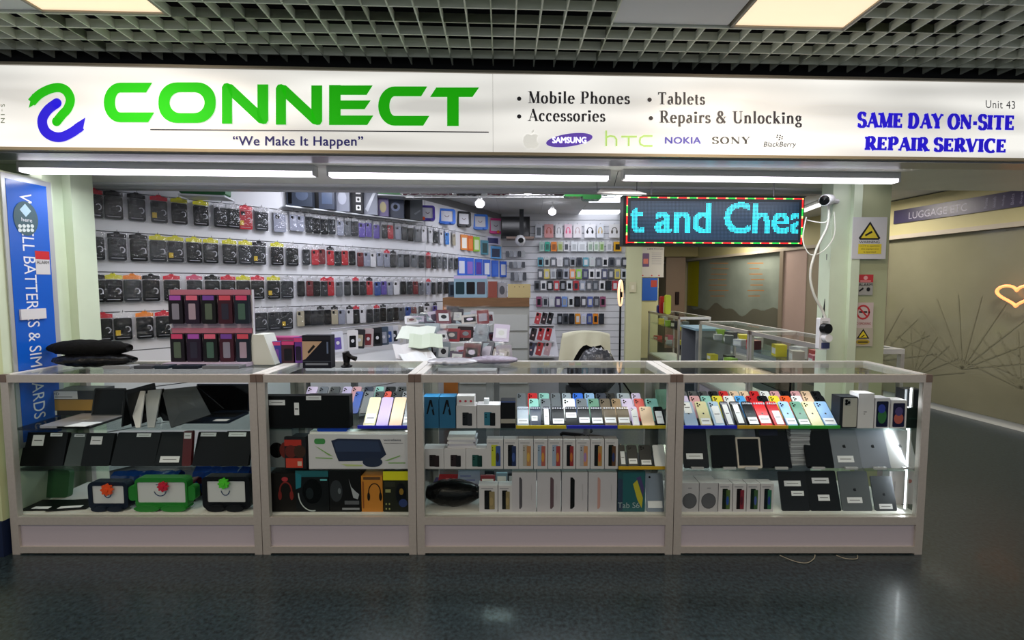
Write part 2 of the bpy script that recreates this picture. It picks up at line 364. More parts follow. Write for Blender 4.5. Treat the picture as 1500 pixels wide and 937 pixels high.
WC, LC = slatwall('wall_back', B0, B1, pitch=.1, off=0)
def onwall(px, off=0):     # a place on the left slatwall seen at this column, 'off' metres out from it
    for (a, b) in ((A0, A1), (A1, A2)):
        d = b - a; p = PV(px, 418, (a.x, a.y), (d.x, d.y)); t = (p - a).dot(d) / d.length_squared
        if t <= 1.0 or b is A2:
            n = Vector((d.y, -d.x, 0)).normalized(); p.z = 0
            return p + n * off, math.atan2(d.y, d.x)
# --- posts of the shop opening
CREAM = M('c4c29b', .6, noise=.04, scale=3)
MB().box(1.62, 1.86, 6.9, 8.6, 0, ZI, M('cfcfa6', .6, noise=.03, scale=2)).build('wall_right', kind='structure')
xl = lambda px, Y: (px - CX) / F * Y
mb = MB()
mb.box(-3.9, xl(92, 2.86), 2.78, 2.98, 0, ZB, MINT); mb.box(xl(96, 2.98), xl(131, 2.98), 2.9, 3.05, 0, ZB, MINT)
mb.box(-2.91, -2.865, 2.44, 2.80, 0, 2.135, MINT)
mb.build('wall_left', kind='structure')
mb = MB(); mb.box(-4.4, -2.862, 2.415, 2.47, .2, ZB, M('bcc69a', .6)); mb.box(-4.4, -2.858, 2.405, 2.48, 0, .2, M('16223f', .45))
mb.build('wall_left', kind='structure')
mb = MB(); Yp = 3.16
mb.box(xl(1214, Yp), xl(1240, Yp), Yp, Yp + .12, 0, ZB, MINT); mb.box(xl(1240, Yp), xl(1252, Yp), Yp - .03, Yp + .12, 0, ZB, MINT)
mb.box(xl(1250, Yp), xl(1298, Yp), Yp, Yp + .25, 0, ZB + .05, M('aab08d', .55, noise=.03, scale=4))
mb.build('wall_front', kind='structure')
# --- arcade wall on the right with its shop windows
R0 = Vector((5.10, 4.56, 0)); RD = Vector((-.144, 1, 0)); ra = math.atan2(1, -.144)
RW = Matrix.Translation(R0) @ Matrix.Rotation(ra, 4, 'Z')      # x runs back along the wall, y=+ is into the arcade (left)
def rx(px): p = PV(px, 418, (R0.x, R0.y), (RD.x, RD.y)); return (p - R0).dot(RD.normalized())
def RP(px, py, off=.0): p = PV(px, py, (R0.x - off, R0.y), (RD.x, RD.y)); return p
mb = MB(); mb.box(-3, 10, -.25, -.06, 0, .08, M('d8d8d2', .5), RW)
mb.box(-3, 10, -.25, 0, 2.14, 2.66, M('b9b083', .6, noise=.04, scale=2), RW)
mb.box(-3, 10, -.26, .03, 2.10, 2.15, M('b5aa9a', .5), RW)
mb.box(rx(1296) - 0, rx(1180), -.25, -.01, 0, 2.1, M('8e8371', .6), RW)
mb.box(rx(1180), rx(1143), -.25, 0, 0, 2.1, M('b59c93', .6, noise=.05, scale=2), RW)
mb.box(rx(1148), rx(1143), -.1, .03, 0, 2.1, M('8a7d6c', .5), RW)
mb.build('wall_right', kind='structure')
mb = MB(); mb.box(-3, rx(1300), -.3, .06, 2.60, 2.68, M('b3b0a3', .5), RW)
for k in range(60): mb.box(-3 + k * .16, -3 + k * .16 + .08, .06, .075, 2.61, 2.64, M('4a4a3c', .7), RW)
mb.build('trim_3', kind='structure')
FROST = M('827f69', .13, noise=.12, scale=1.3, coat=.4); FROST2 = M('8d958a', .16, noise=.1, scale=2, coat=.3)
o = MB().box(-3, rx(1296), -.05, -.04, .08, 2.1, FROST, RW).build('window_1', kind='structure')
mb = MB(); g = M('7f7c66', .2)
for k in range(9):
    c = Vector((-2.2 + k * .55, 0)); 
    for a in range(20, 165, 16):
        e = c + Vector((math.cos(math.radians(a)), math.sin(math.radians(a)))) * (.85 if k % 2 else .6)
        vs, fs = stroke2([(c.x, .35 + .1 * (k % 3)), (e.x, .35 + .1 * (k % 3) + e.y)], .014, False)
        mb.add([RW @ Vector((v[0], -.036, v[1])) for v in vs], fs, g)
mb.build('printed_leaf_pattern', o)
mb = MB(); mb.box(rx(1143), rx(1004), -.06, -.05, .3, 2.1, FROST2, RW); o = mb.build('window_2', kind='structure')
mb = MB(); hills = [(rx(1143), .3)] + [(rx(1143) + (rx(1004) - rx(1143)) * k / 30, 1.0 + .08 * math.sin(k * .45) + .05 * math.sin(k * 1.1)) for k in range(31)] + [(rx(1004), .3)]
mb.add([RW @ Vector((x, -.045, z)) for x, z in hills], [tuple(range(len(hills)))], M('6a685a', .3))
mb.build('printed_hill_pattern', o)
mb = MB(); mb.add([RW @ Vector(p) for p in ((rx(1021), -.04, 1.0), (rx(1005), -.04, 1.0), (rx(1005), -.04, 2.08), (rx(1021), -.04, 2.08))], [(0, 1, 2, 3)], M('a8a000', .4)); mb.build('yellow_print_strip', o)
mb = MB()
for c0, c1 in ((1038, 1068), (1094, 1120)):
    for k in range(7):
        y = 386 + k * 8; a = random.uniform(0, 6); p = [RP(c0 + a, y, .06), RP(c1 - random.uniform(0, 8), y, .06)]
        mb.add([p[0], p[1], p[1] + Vector((0, 0, .018)), p[0] + Vector((0, 0, .018))], [(0, 1, 2, 3)], M('a9743e', .4))
mb.build('printed_menu_lines', o)
MB().box(rx(1004) , rx(1000), -.08, .04, 0, 2.12, M('a59c80', .5), RW).build('trim_4', kind='structure')
mb = MB(); mb.box(1.86, 2.85, 9.3, 9.4, 0, ZI, M('c9c59a', .6)); mb.box(-.3, 5.4, 12.4, 12.5, 0, ZI, M('6e6248', .7)); mb.build('wall_back', kind='structure')
e = MB().box(xl(975, 10.8), xl(1003, 10.8), 10.8, 10.86, 0, 2.2, M('8d7560', .5)).build('door_1', kind='structure')
MB().box(xl(989, 10.8), xl(994, 10.8), 10.76, 10.8, 1.05, 1.35, M('2a1a15', .4)).build('door_handle', e)
MB().box(xl(970, 10.8), 4.2, 10.7, 10.9, 2.18, ZI, M('95895c', .6)).build('wall_back', kind='structure')
# ================================================================== FASCIA SIGN
def emis_sign():
    m = bpy.data.materials.new('backlit_acrylic'); m.use_nodes = True; nt = m.node_tree; b = nt.nodes['Principled BSDF']
    b.inputs['Base Color'].default_value = (.45, .45, .45, 1); b.inputs['Roughness'].default_value = .3
    tc = nt.nodes.new('ShaderNodeTexCoord'); mp = nt.nodes.new('ShaderNodeMapping'); mp.inputs['Scale'].default_value = (.9, 1, 5.2)
    mp.inputs['Location'].default_value = (.3, 0, 0)
    n = nt.nodes.new('ShaderNodeTexNoise'); n.inputs['Scale'].default_value = 1.1; n.inputs['Detail'].default_value = 1
    r = nt.nodes.new('ShaderNodeMapRange'); r.inputs[1].default_value = .35; r.inputs[2].default_value = .65; r.inputs[3].default_value = .5; r.inputs[4].default_value = .84
    nt.links.new(tc.outputs['Object'], mp.inputs[0]); nt.links.new(mp.outputs[0], n.inputs['Vector']); nt.links.new(n.outputs[0], r.inputs[0])
    nt.links.new(r.outputs[0], b.inputs['Emission Strength']); b.inputs['Emission Color'].default_value = lin('fffdf6'); return m
sign = thing('shop_sign', 'long backlit white fascia sign with green and blue lettering above the shop front', 'sign', FT @ Vector((0, 0, ZB)), (0, 0, YAW))
IV = (Matrix.Translation(FT @ Vector((0, 0, ZB))) @ Matrix.Rotation(YAW, 4, 'Z')).inverted()
H = ZT - ZB
TRIMM = M('8b8478', .4, .4)
mb = MB(); mb.box(-4.2, 4.2, .01, .15, 0, H, M('8a8a8a', .5)); mb.box(-4.2, 4.2, -.012, .03, H, H + .014, TRIMM); mb.box(-4.2, 4.2, -.012, .03, -.012, .004, M('a79a80', .4, .3))
mb.build('housing', sign)
seams = [-4.2, S(722, 170).x, 4.2]
for i in range(2): MB().box(seams[i] + .001, seams[i + 1] - .001, 0, .008, .004, H, emis_sign()).build('light_panel', sign)
def SM(d=.003): return lambda x, y: IV @ S(x, y, d)
def fl(shape, x0, y0, x1, y1, m, mb, slant=0, yr=None, d=.003, drop=0):
    vs, fs = fit(shape, x0, 0, x1, 1, slant, yr)
    vs = [(x, y1 + (y0 - y1) * y + drop * (x - x0) / (x1 - x0)) for x, y in vs]; flat(mb, (vs, fs), SM(d), m)
GREEN = M('1cb404', .85, emit=.5); BLUE = M('2012c0', .8, emit=.7); NAVY = M('2a2876', .35, emit=.3); INK = M('33313a', .5, emit=.05)
mb = MB(); mp = SM(.004)
def ln(pts, wd_, m, mb, cap=False, d=.004): flat(mb, stroke2(pts, wd_, cap), SM(d), m)
def poly(pts, m, mb, d=.004): flat(mb, (pts, [tuple(range(len(pts)))]), SM(d), m)
def Cletter(x0, x1, y0, y1, t=14.5):
    rx_, ry_ = 24, (y1 - y0) / 2; yc = (y0 + y1) / 2; o = []; i_ = []
    n = 16; vs = []; fs = []
    for k in range(n + 1):
        a = math.radians(90 + 180 * k / n); c, s_ = math.cos(a), -math.sin(a)
        vs += [(x0 + 24 + 24 * c, yc + ry_ * s_), (x0 + 24 + (24 - t - 2) * c, yc + (ry_ - t) * s_)]
    for k in range(n): fs.append((2 * k, 2 * k + 1, 2 * k + 3, 2 * k + 2))
    flat(mb, (vs, fs), mp, GREEN)
    poly([(x0 + 24, y0), (x1, y0), (x1 - 9, y0 + t), (x0 + 24, y0 + t)], GREEN, mb)
    poly([(x0 + 24, y1 - t), (x1 + 3, y1 - t), (x1 - 6, y1), (x0 + 24, y1)], GREEN, mb)
Cletter(152, 223, 121, 179)
def ring2(x0, x1, y0, y1, r, t):
    a = rrect(x0, x1, y0, y1, r, 8); b_ = rrect(x0 + t + 2, x1 - t - 2, y0 + t, y1 - t, r - t * .6, 8); n = len(a)
    flat(mb, (a + b_, [(i, (i + 1) % n, n + (i + 1) % n, n + i) for i in range(n)]), mp, GREEN)
ring2(232, 316, 120.5, 180, 27, 14.5)
for x0, dy in ((325, 0), (404, 1.5)):
    y0, y1 = 121.5 + dy, 181 + dy
    poly([(x0, y1), (x0, y0 + 6), (x0 + 3, y0 + 1), (x0 + 8, y0), (x0 + 15, y0 + 3), (x0 + 15, y1)], GREEN, mb)
    poly([(x0 + 5, y0 + .6), (x0 + 15, y0 + 2), (x0 + 53, y1 - 22), (x0 + 62, y1 + .5), (x0 + 54, y1 - 1), (x0 + 15, y0 + 22)], GREEN, mb)
    poly([(x0 + 52, y0 + 2), (x0 + 68, y0 + 2), (x0 + 68, y1 - 5), (x0 + 65, y1), (x0 + 60, y1 + .5), (x0 + 52, y1 - 3)], GREEN, mb)
poly([(482, 124.5), (499, 124.5), (499, 183), (482, 183)], GREEN, mb)
for a_, b_, e1 in ((125, 139, 546), (147, 160, 543), (169, 183, 547)): poly([(499, a_), (e1, a_), (e1 - 9, b_), (499, b_)], GREEN, mb)
Cletter(554, 626, 126.5, 184)
poly([(639, 128), (702, 128), (692, 142), (630, 142)], GREEN, mb); poly([(655, 142), (672, 142), (672, 184.5), (655, 184.5)], GREEN, mb)
mb.build('green_lettering', sign)
mb = MB()
mb2 = MB()
ln(smoothpts([(46, 150, 0), (58, 138, 0), (74, 130, 0), (88, 128.5, 0), (98, 134, 0), (103, 146, 0), (99, 159, 0), (91, 168, 0), (83, 178, 0)]), 13.5, GREEN, mb, d=.004)
poly([(47, 138), (42, 158), (54, 151), (56, 134)], GREEN, mb, d=.0045); flat(mb, stroke2([(82.9, 177.5), (83, 178)], 13.5, True), SM(.0045), GREEN)
ln(smoothpts([(83, 151, 0), (70, 161, 0), (62, 175, 0), (65, 190, 0), (76, 199, 0), (90, 200.5, 0), (105, 194, 0), (119, 184, 0)]), 14.5, BLUE, mb2)
poly([(109, 182), (125, 172), (121, 192), (112, 198)], BLUE, mb2, d=.0045); flat(mb2, stroke2([(82.5, 151.3), (83, 151)], 14.5, True), SM(.0045), BLUE)
mb.build('green_swirl', sign); mb2.build('blue_swirl', sign)
mb = MB(); ln([(220, 189.5), (716, 193.5)], 1.6, INK, mb)
fl(textshape('“We Make It Happen”', .035, 1.06), 341, 199, 532, 217.5, NAVY, mb, drop=.5); mb.build('slogan_lettering', sign)
for t_, x0, x1, y, dr in (('Mobile Phones', 773, 923, 151, 1.2), ('Accessories', 773, 887, 177, 1), ('Tablets', 964, 1033, 152.5, .6), ('Repairs & Unlocking', 966, 1175, 179.5, 1.5)):
    mb = MB(); fl(penfont(t_, T=.2, t=.07), x0, y - 17.5, x1, y, INK, mb, yr=(0, 1), drop=dr); poly(ell(x0 - 12.5, y - 6.5, 3.2, 3.2, 12), INK, mb); mb.build('service_lettering', sign)
mb = MB()
fl(penfont('SAME DAY ON-SITE', T=.33, t=.15, ser=.05, sh=.15, gap=.03, tick=.15), 1255, 164.5, 1485, 186, BLUE, mb, slant=1, yr=(0, 1), drop=4.5)
fl(penfont('REPAIR SERVICE', T=.33, t=.15, ser=.05, sh=.15, gap=.03, tick=.15), 1266, 200, 1473, 219.5, BLUE, mb, slant=1, yr=(0, 1), drop=4)
mb.build('repair_service_lettering', sign)
mb = MB(); fl(textshape('Unit 43', 0, 1.08), 1444, 146.5, 1487, 158, M('6a6a70', .5), mb, drop=1.5); mb.build('unit_number', sign)
mb = MB(); gm = M('7a8a6a', .5)
vs, fs = fit(textshape('S - I N'), 152, 0, 180, 6); flat(mb, ([(1 + y, x) for x, y in vs], fs), SM(.003), gm); mb.build('edge_lettering', sign)
mb = MB()
ap = apple_shape(); fl(ap, 766, 189, 790, 218, M('e4e4de', .6, emit=.56), mb); mb.build('maker_emblem', sign); mb = MB()
PUR = M('6a4cc0', .4, emit=.35)
E_ = [(834 + 34 * math.cos(a) , 205 + 9.5 * math.sin(a) - 4.5 * math.cos(a)) for a in [math.radians(10 * k) for k in range(36)]]
poly(E_, PUR, mb, .003); fl(textshape('SAMSUNG', .07), 809, 200.5, 859, 209.5, M('f4f4ff', .5, emit=.7), mb, drop=0, d=.005)
mb.build('maker_emblem', sign); mb = MB()
LIME = M('b9de7c', .4, emit=.5)
for a_ in ([(888, 191), (888, 214)], [(888, 201), (894, 199), (900, 200), (903, 204), (903, 214)], [(910, 200), (933, 200)], [(921, 200), (921, 214)], [(956, 199), (943, 199), (938, 202), (937, 207), (938, 211), (943, 213.5), (956, 213.5)]): ln(a_, 2.8, LIME, mb)
mb.build('maker_emblem', sign); mb = MB()
fl(textshape('NOKIA', .06, 1.05), 974, 200.5, 1027, 210.5, M('6a66c0', .4, emit=.35), mb)
mb.build('maker_emblem', sign); mb = MB()
fl(penfont('SONY', T=.2, t=.07), 1043, 200.5, 1100, 210.5, M('4a4a4a', .4), mb, yr=(0, 1))
mb.build('maker_emblem', sign); mb = MB()
BB = M('26262a', .6)
for k, (x, y) in enumerate([(1138, 198), (1142, 198.4), (1137.4, 201), (1141.4, 201.4), (1145, 200), (1140.6, 204.4), (1144.6, 203)]): poly([(x, y - .8), (x + 2.2, y - .8), (x + 1.8, y + .8), (x - .4, y + .8)], BB, mb)
fl(textshape('BlackBerry'), 1118, 207.5, 1165, 217, BB, mb, slant=2)
mb.build('maker_emblem', sign)
# ================================================================== soffit tube lamps
for k, (x0, x1, yy, lb) in enumerate([(35, 460, 253, 'left of the gap above the phone accessory wall'), (484, 890, 259.5, 'the middle one of the three'), (914, 1311, 263.5, 'above the moving letter board')]):
    z = 2.185; a = PZ(x0, yy - 3, z); b = PZ(x1, yy + 2, z); c = (a + b) / 2; ang = math.atan2(b.y - a.y, b.x - a.x); L = (b - a).length / 2
    e = thing('tube_lamp', 'slim white tube lamp along the soffit, ' + lb, 'tube lamp', (c.x, c.y, z), (0, 0, ang), 'tube lamps under the sign')
    MB().box(-L, L, -.03, .035, .012, .05, M('c9c9c9', .4)).build('batten', e)
    MB().box(-L, L, -.024, .03, -.012, .012, M('fbf4ff', .4, emit=3.2)).build('diffuser', e)
    MB().box(-L - .012, -L, -.03, .035, -.012, .05, M('cfcfcf', .4)).build('end_cap', e); MB().box(L, L + .012, -.03, .035, -.012, .05, M('cfcfcf', .4)).build('end_cap', e)
# ================================================================== COUNTERS
ZTOP = ZZ(549, YF); Z1 = ZZ(628, YF + .035); Z2 = ZZ(688, YF + .035); Z0 = ZZ(752, YF + .03)
def counter(x0, x1, y0, y1, label, shelves=(Z1, Z2), ztop=ZTOP, rot=None, loc=None, back=False, group='glass counters', p=.042):
    """glass display counter in local space: front on -y"""
    W = x1 - x0; D = y1 - y0
    e = thing('display_counter', label, 'display counter', loc or ((x0 + x1) / 2, (y0 + y1) / 2, 0), (0, 0, rot or 0), group)
    a, b, f, r = -W / 2, W / 2, -D / 2, D / 2
    for (x, y) in ((a, f), (b - p, f), (a, r - p * .7), (b - p, r - p * .7)):
        MB().box(x, x + p, y, y + p * .7, 0, ztop - p, ALU).build('post', e)
    def tr(n, *q, m=ALU): MB().box(*q, m).build(n, e)
    tr('top_rail', a, b, f, f + p * .7, ztop - p, ztop); tr('top_rail', a, b, r - p * .7, r, ztop - p, ztop, m=ALUW)
    tr('top_rail', a, a + p, f + p * .7, r - p * .7, ztop - p, ztop, m=ALUW); tr('top_rail', b - p, b, f + p * .7, r - p * .7, ztop - p, ztop, m=ALUW)
    for x in (a, b - p * .8): MB().box(x - .001 if x < 0 else x + .002, x + p * .8 + (.001 if x > 0 else 0), f - .003, f + .02, ztop - p * .95, ztop + .002, M('6a5a52', .4)).build('corner_connector', e)
    tr('base_panel', a + p, b - p, f + .012, f + .02, .03, Z0 - .02, m=PANEL)
    tr('bottom_rail', a + p, b - p, f, f + .03, Z0 - .05, Z0 - .005); tr('bottom_rail', a + p, b - p, f, f + .03, .008, .045)
    tr('side_panel', a + .002, a + .01, f + .03, r - .03, .01, Z0 - .02, m=PANEL); tr('side_panel', b - .01, b - .002, f + .03, r - .03, .01, Z0 - .02, m=PANEL)
    tr('display_floor', a + .012, b - .012, f + .03, r - .01, Z0 - .02, Z0, m=M('d5d3cf', .5))
    for z in shelves: tr('shelf', a + .012, b - .012, f + .035, r - .02, z - .008, z, m=SHELFG)
    G = MB().box(a + p, b - p, f + .004, f + .008, Z0, ztop - p, GLASS); G.build('front_glass', e)
    MB().box(a + p * .8, b - p * .8, f + p * .6, r - p * .6, ztop - .008, ztop - .002, GLASS).build('top_glass', e)
    for x in (a + .004, b - .008): MB().box(x, x + .004, f + .03, r - .03, Z0, ztop - p, GLASS).build('side_glass', e)
    return e
XE = [XX(q, YF, 0) for q in (18, 385, 611, 985.5, 1351)]
YR = YF + .47
CL = ['leftmost glass counter of the front row, with laptops and toy-framed tablets inside', 'narrow glass counter of the front row, with headphone boxes inside',
      'glass counter of the front row with teal boxes and boxed phones inside', 'rightmost glass counter of the front row, with colourful phones and leaning tablets inside']
for i in range(4): counter(XE[i] + .002, XE[i + 1] - .002, YF, YR, CL[i], group='front row of glass counters')
# light strips inside the counters (lit)
LED = M('f2f6ff', .4, emit=4)
for k, (x, z0, z1, lb) in enumerate([(XE[4] - .05, Z0 + .01, .93, 'bright vertical strip of tiny lamps at the right end of the rightmost counter'), (XE[2] - .05, Z2 + .02, Z1 - .02, 'short vertical light strip beside the boxed keyboard'), ]):
    e = thing('light_strip', lb, 'light strip', (x, YF + .06, z0))
    MB().box(-.004, .004, 0, .012, 0, z1 - z0, WHITE).build('backing', e)
    mb = MB()
    for j in range(int((z1 - z0) / .012)): mb.box(-.007, -.004, .001, .011, j * .012 + .001, j * .012 + .009, LED)
    mb.build('lamp_row', e)
    area('strip_light', (x - .012, YF + .07, (z0 + z1) / 2), z1 - z0, .01, 1.0 if k == 0 else .4, COOL, (0, math.pi / 2, 0), 170)
for i, x in ((1, -.75), (2, .16), (3, 1.6)):
    area('counter_top_strip_light', (x, YF + .05, .945), .7, .01, .9, COOL, (.35, 0, 0), 160)
# ================================================================== BUILDERS FOR THE GOODS
def artmesh(shapes, w, h, y0, thick=0):
    """flat print (or a thin piece) on a front face; u,v run 0..1 over w x h, x centred, z from 0"""
    mb = MB(); y = y0
    def U(u, v): return ((u - .5) * w, v * h)
    def face(pts, m):
        nonlocal y
        y -= .00025
        if thick: mb.prism(pts, y - thick, y, m)
        else: mb.add([(a, y, b) for a, b in pts], [tuple(range(len(pts)))], m)
    for sh in shapes:
        k = sh[0]; m = sh[-1]
        if k == 'r': a, b = U(sh[1], sh[2]), U(sh[3], sh[4]); face([a, (b[0], a[1]), b, (a[0], b[1])], m)
        elif k == 'p': a, b = U(sh[1], sh[2]), U(sh[3], sh[4]); face(rrect(a[0], b[0], a[1], b[1], sh[5], 3), m)
        elif k == 'o': a = U(sh[1], sh[2]); face(ell(a[0], a[1], sh[3] * w, sh[4] * h, 18), m)
        elif k == 'x': face([U(*q) for q in sh[1]], m)
        elif k == 'a':
            vs, fs = apple_shape(); c = U(sh[1], sh[2]); y -= .00025; q = sh[3]
            mb.add([(c[0] + (a - .5) * q, y, c[1] + (b - .5) * q) for a, b in vs], fs, m)
        elif k == 't':
            a, b = U(sh[2], sh[3]), U(sh[4], sh[5]); vs, fs = fit(textshape(sh[1]), a[0], a[1], b[0], b[1]); y -= .00025
            mb.add([(p[0], y, p[1]) for p in vs], fs, m)
        elif k == 'c':
            c = U(sh[1], sh[2]); vs, fs = stroke2([(c[0] + p[0] - 0, c[1] + p[1]) for p in ell(0, 0, sh[3] * w, sh[4] * h, 16, sh[5], sh[6])], sh[7]); y -= .00025
            mb.add([(p[0], y, p[1]) for p in vs], fs, m)
    return mb
def geti(px0, px1, pytop, z, Y, pybase=None):
    h = ZZ(pytop, Y) - z; x0 = XX(px0, Y, z + h / 2); x1 = XX(px1, Y, z + h / 2); return (x0 + x1) / 2, x1 - x0, max(h, .004)
def carton(label, px0, px1, pytop, z, Y, depth, col, art=(), cat='box', group=None, name='carton', rz=0, extra=(), lid=None, rough=.5):
    x, w, h = geti(px0, px1, pytop, z, Y)
    m = col if not isinstance(col, str) else M(col, rough)
    if not art and not extra:
        return MB().box(-w / 2, w / 2, 0, depth, 0, h, m).build(name, None, label, cat, group, loc=(x, Y, z), rot=(0, 0, rz))
    e = thing(name, label, cat, (x, Y, z), (0, 0, rz), group)
    mb = MB().box(-w / 2, w / 2, 0, depth, 0, h, m); mb.build('box_body', e)
    if art: artmesh(art, w, h, -.0004).build('printed_art', e)
    for nm, sh, t in extra: artmesh(sh, w, h, -.0004, t).build(nm, e)
    return e
def slab(label, px0, px1, pytop, z, Y, lean, thick, col, extra=(), cat='tablet', group=None, name='tablet', r=.008, rz=0, rough=.35, metal=0, pw=None):
    ln_ = math.radians(lean); h = ZZ(pytop, Y) - z
    for _ in range(4): h = (ZZ(pytop, Y + h * math.sin(ln_)) - z) / math.cos(ln_)
    x, w, _ = geti(px0, px1, pytop, z, Y)
    m = col if not isinstance(col, str) else M(col, rough, metal)
    lift = thick * math.sin(ln_) * 0
    e = thing(name, label, cat, (x, Y, z + lift), (-ln_, 0, rz), group)
    MB().rbox(-w / 2, w / 2, 0, thick, 0, h, r, m).build('body', e)
    for nm, sh, t in extra: artmesh(sh, w, h, -.0003, t).build(nm, e)
    return e
TAGW = M('e9e9ee', .6); TXT = M('5a5a60', .6)
def tag(u0, v0, u1, v1): return ('price_tag', [('r', u0, v0, u1, v1, TAGW), ('r', u0 + (u1 - u0) * .15, v0 + (v1 - v0) * .45, u1 - (u1 - u0) * .15, v0 + (v1 - v0) * .55, TXT)], .0006)
STEEL = M('9c9ca2', .3, .7)
def ring_art(cu, cv, ru, rv, m, w_=.008): return [('c', cu, cv, ru, rv, -20, 200, w_, m), ('o', cu - ru, cv - .12, .07, .12, m), ('o', cu + ru, cv - .12, .07, .12, m)]
G1 = 'goods in the leftmost glass counter'
# ------------------------------------------------------------------ COUNTER 1 (laptops)
# stack of boxes at the left
for (a, b, t, z0_, c, lb, art) in [(68, 112, 607, None, '2b2f31', 'dark flat box with white end, bottom of the stack beside the blue banner', [('r', .0, .1, .28, .95, CARD)]),
        (68, 128, 591, 0, 'a8833f', 'yellow-brown flat carton in the middle of the stack beside the blue banner', []),
        (74, 126, 578, 0, '3a3d40', 'dark box with white label end on top of the stack beside the blue banner', [('r', 0, .08, .62, .95, CARD), ('t', 'HD', .05, .5, .2, .8, BLACK), ('r', .1, .25, .5, .35, M('8c8c8c', .6))])]:
    zz = Z1 if z0_ is None else zz_top
    e = carton(lb, a, b + 12, t - 6, zz, 2.72, .14, c, art); zz_top = ZZ(t - 6, 2.72)
def laptop_closed(label, px0, px1, z, Y, depth, col, logo=True):
    x, w, _ = geti(px0, px1, 600, z, Y)
    e = thing('laptop', label, 'laptop', (x, Y, z)); 
    T = Matrix.Rotation(math.pi / 2, 4, 'X')
    mb = MB(); pts = rrect(-w / 2, w / 2, 0, depth, .01); n = len(pts)
    for z0_, z1_, nm in ((.002, .009, 'base'), (.0095, .015, 'lid')):
        mb = MB(); mb.add([(p[0], p[1], z0_) for p in pts] + [(p[0], p[1], z1_) for p in pts], [list(range(n - 1, -1, -1)), list(range(n, 2 * n))] + [(i, (i + 1) % n, (i + 1) % n + n, i + n) for i in range(n)], col)
        mb.build(nm, e)
    if logo:
        vs, fs = apple_shape(); MB().add([((a - .5) * .04, depth * .5 + (b - .5) * .04, .0153) for a, b in vs], fs, M('d8d8dc', .2, .3)).build('lid_emblem', e)
    return e
laptop_closed('closed silver laptop lying flat at the left of the top shelf', 56, 132, Z1, 2.47, .25, M('b9b6bd', .35, .5))
MB().add([(-.065, 0, .012), (.055, 0, .012), (.085, .07, .015), (-.03, .07, .015), (-.065, 0, .0105), (.055, 0, .0105)], [(0, 1, 2, 3), (0, 4, 5, 1)], TAGW).build('price_card', None, 'white price card lying on the edge of the closed silver laptop', 'price card', loc=(XX(112, 2.455, Z1), 2.452, Z1 + .006))
def laptop_open(label, px0, px1, pytop, z, Y, col, scr_lean=12, depth=.2, keys=True, cardx=.55):
    x, w, h = geti(px0, px1, pytop, z, Y + depth)
    e = thing('laptop', label, 'laptop', (x, Y, z))
    MB().box(-w / 2, w / 2, 0, depth, 0, .012, col).build('base', e)
    R = Matrix.Translation((0, depth, .012)) @ Matrix.Rotation(-math.radians(scr_lean), 4, 'X'); hh = h / math.cos(math.radians(scr_lean))
    sc = MB().rbox(-w / 2, w / 2, 0, .008, 0, hh, .008, col, R).build('screen', e)
    MB().rbox(-w / 2 + .008, w / 2 - .008, -.001, 0, .012, hh - .01, .002, BLACKG, R).build('display', sc)
    if keys:
        mb = MB(); nx = max(6, int(w / .018))
        for i in range(nx):
            for j in range(4): mb.box(-w / 2 + .015 + i * (w - .03) / nx, -w / 2 + .015 + (i + .85) * (w - .03) / nx, depth * .45 + j * .022, depth * .45 + j * .022 + .018, .012, .0135, M('111315', .5))
        mb.build('keyboard', e, kind='stuff')
    MB().box(w * (cardx - .5), w * (cardx - .5) + .08, .004, .04, .0136, .0145, TAGW).build('price_tag', e)
laptop_open('open dark laptop with white tag between the closed silver laptop and the tented ones', 132, 178, 573, Z1, 2.47, M('2a2d30', .4), cardx=.3)
def tent(label, px0, px1, pytop, z, Y, col, spread, wdeep=.2, inner=BLACKG, rz=0):
    """an opened laptop standing like a tent, seen from its side"""
    x, w, h = geti(px0, px1, pytop, z, Y)
    e = thing('laptop', label, 'laptop', (x, Y, z), (0, 0, rz)); a = w / 2; t = .009; D = wdeep
    mb = MB(); mb.add([(-a, 0, 0), (-a + t, 0, 0), (t / 2, 0, h), (-t / 2, 0, h), (-a, D, 0), (-a + t, D, 0), (t / 2, D, h), (-t / 2, D, h)], [(0, 1, 2, 3), (7, 6, 5, 4), (0, 4, 5, 1), (1, 5, 6, 2), (2, 6, 7, 3), (3, 7, 4, 0)], col); mb.build('lid', e)
    mb = MB(); mb.add([(a - t, 0, 0), (a, 0, 0), (t / 2, 0, h), (-t / 2, 0, h), (a - t, D, 0), (a, D, 0), (t / 2, D, h), (-t / 2, D, h)], [(0, 1, 2, 3), (7, 6, 5, 4), (0, 4, 5, 1), (1, 5, 6, 2), (2, 6, 7, 3), (3, 7, 4, 0)], inner); mb.build('base', e)
    return e
SILV = M('a4a4a6', .38, .35)
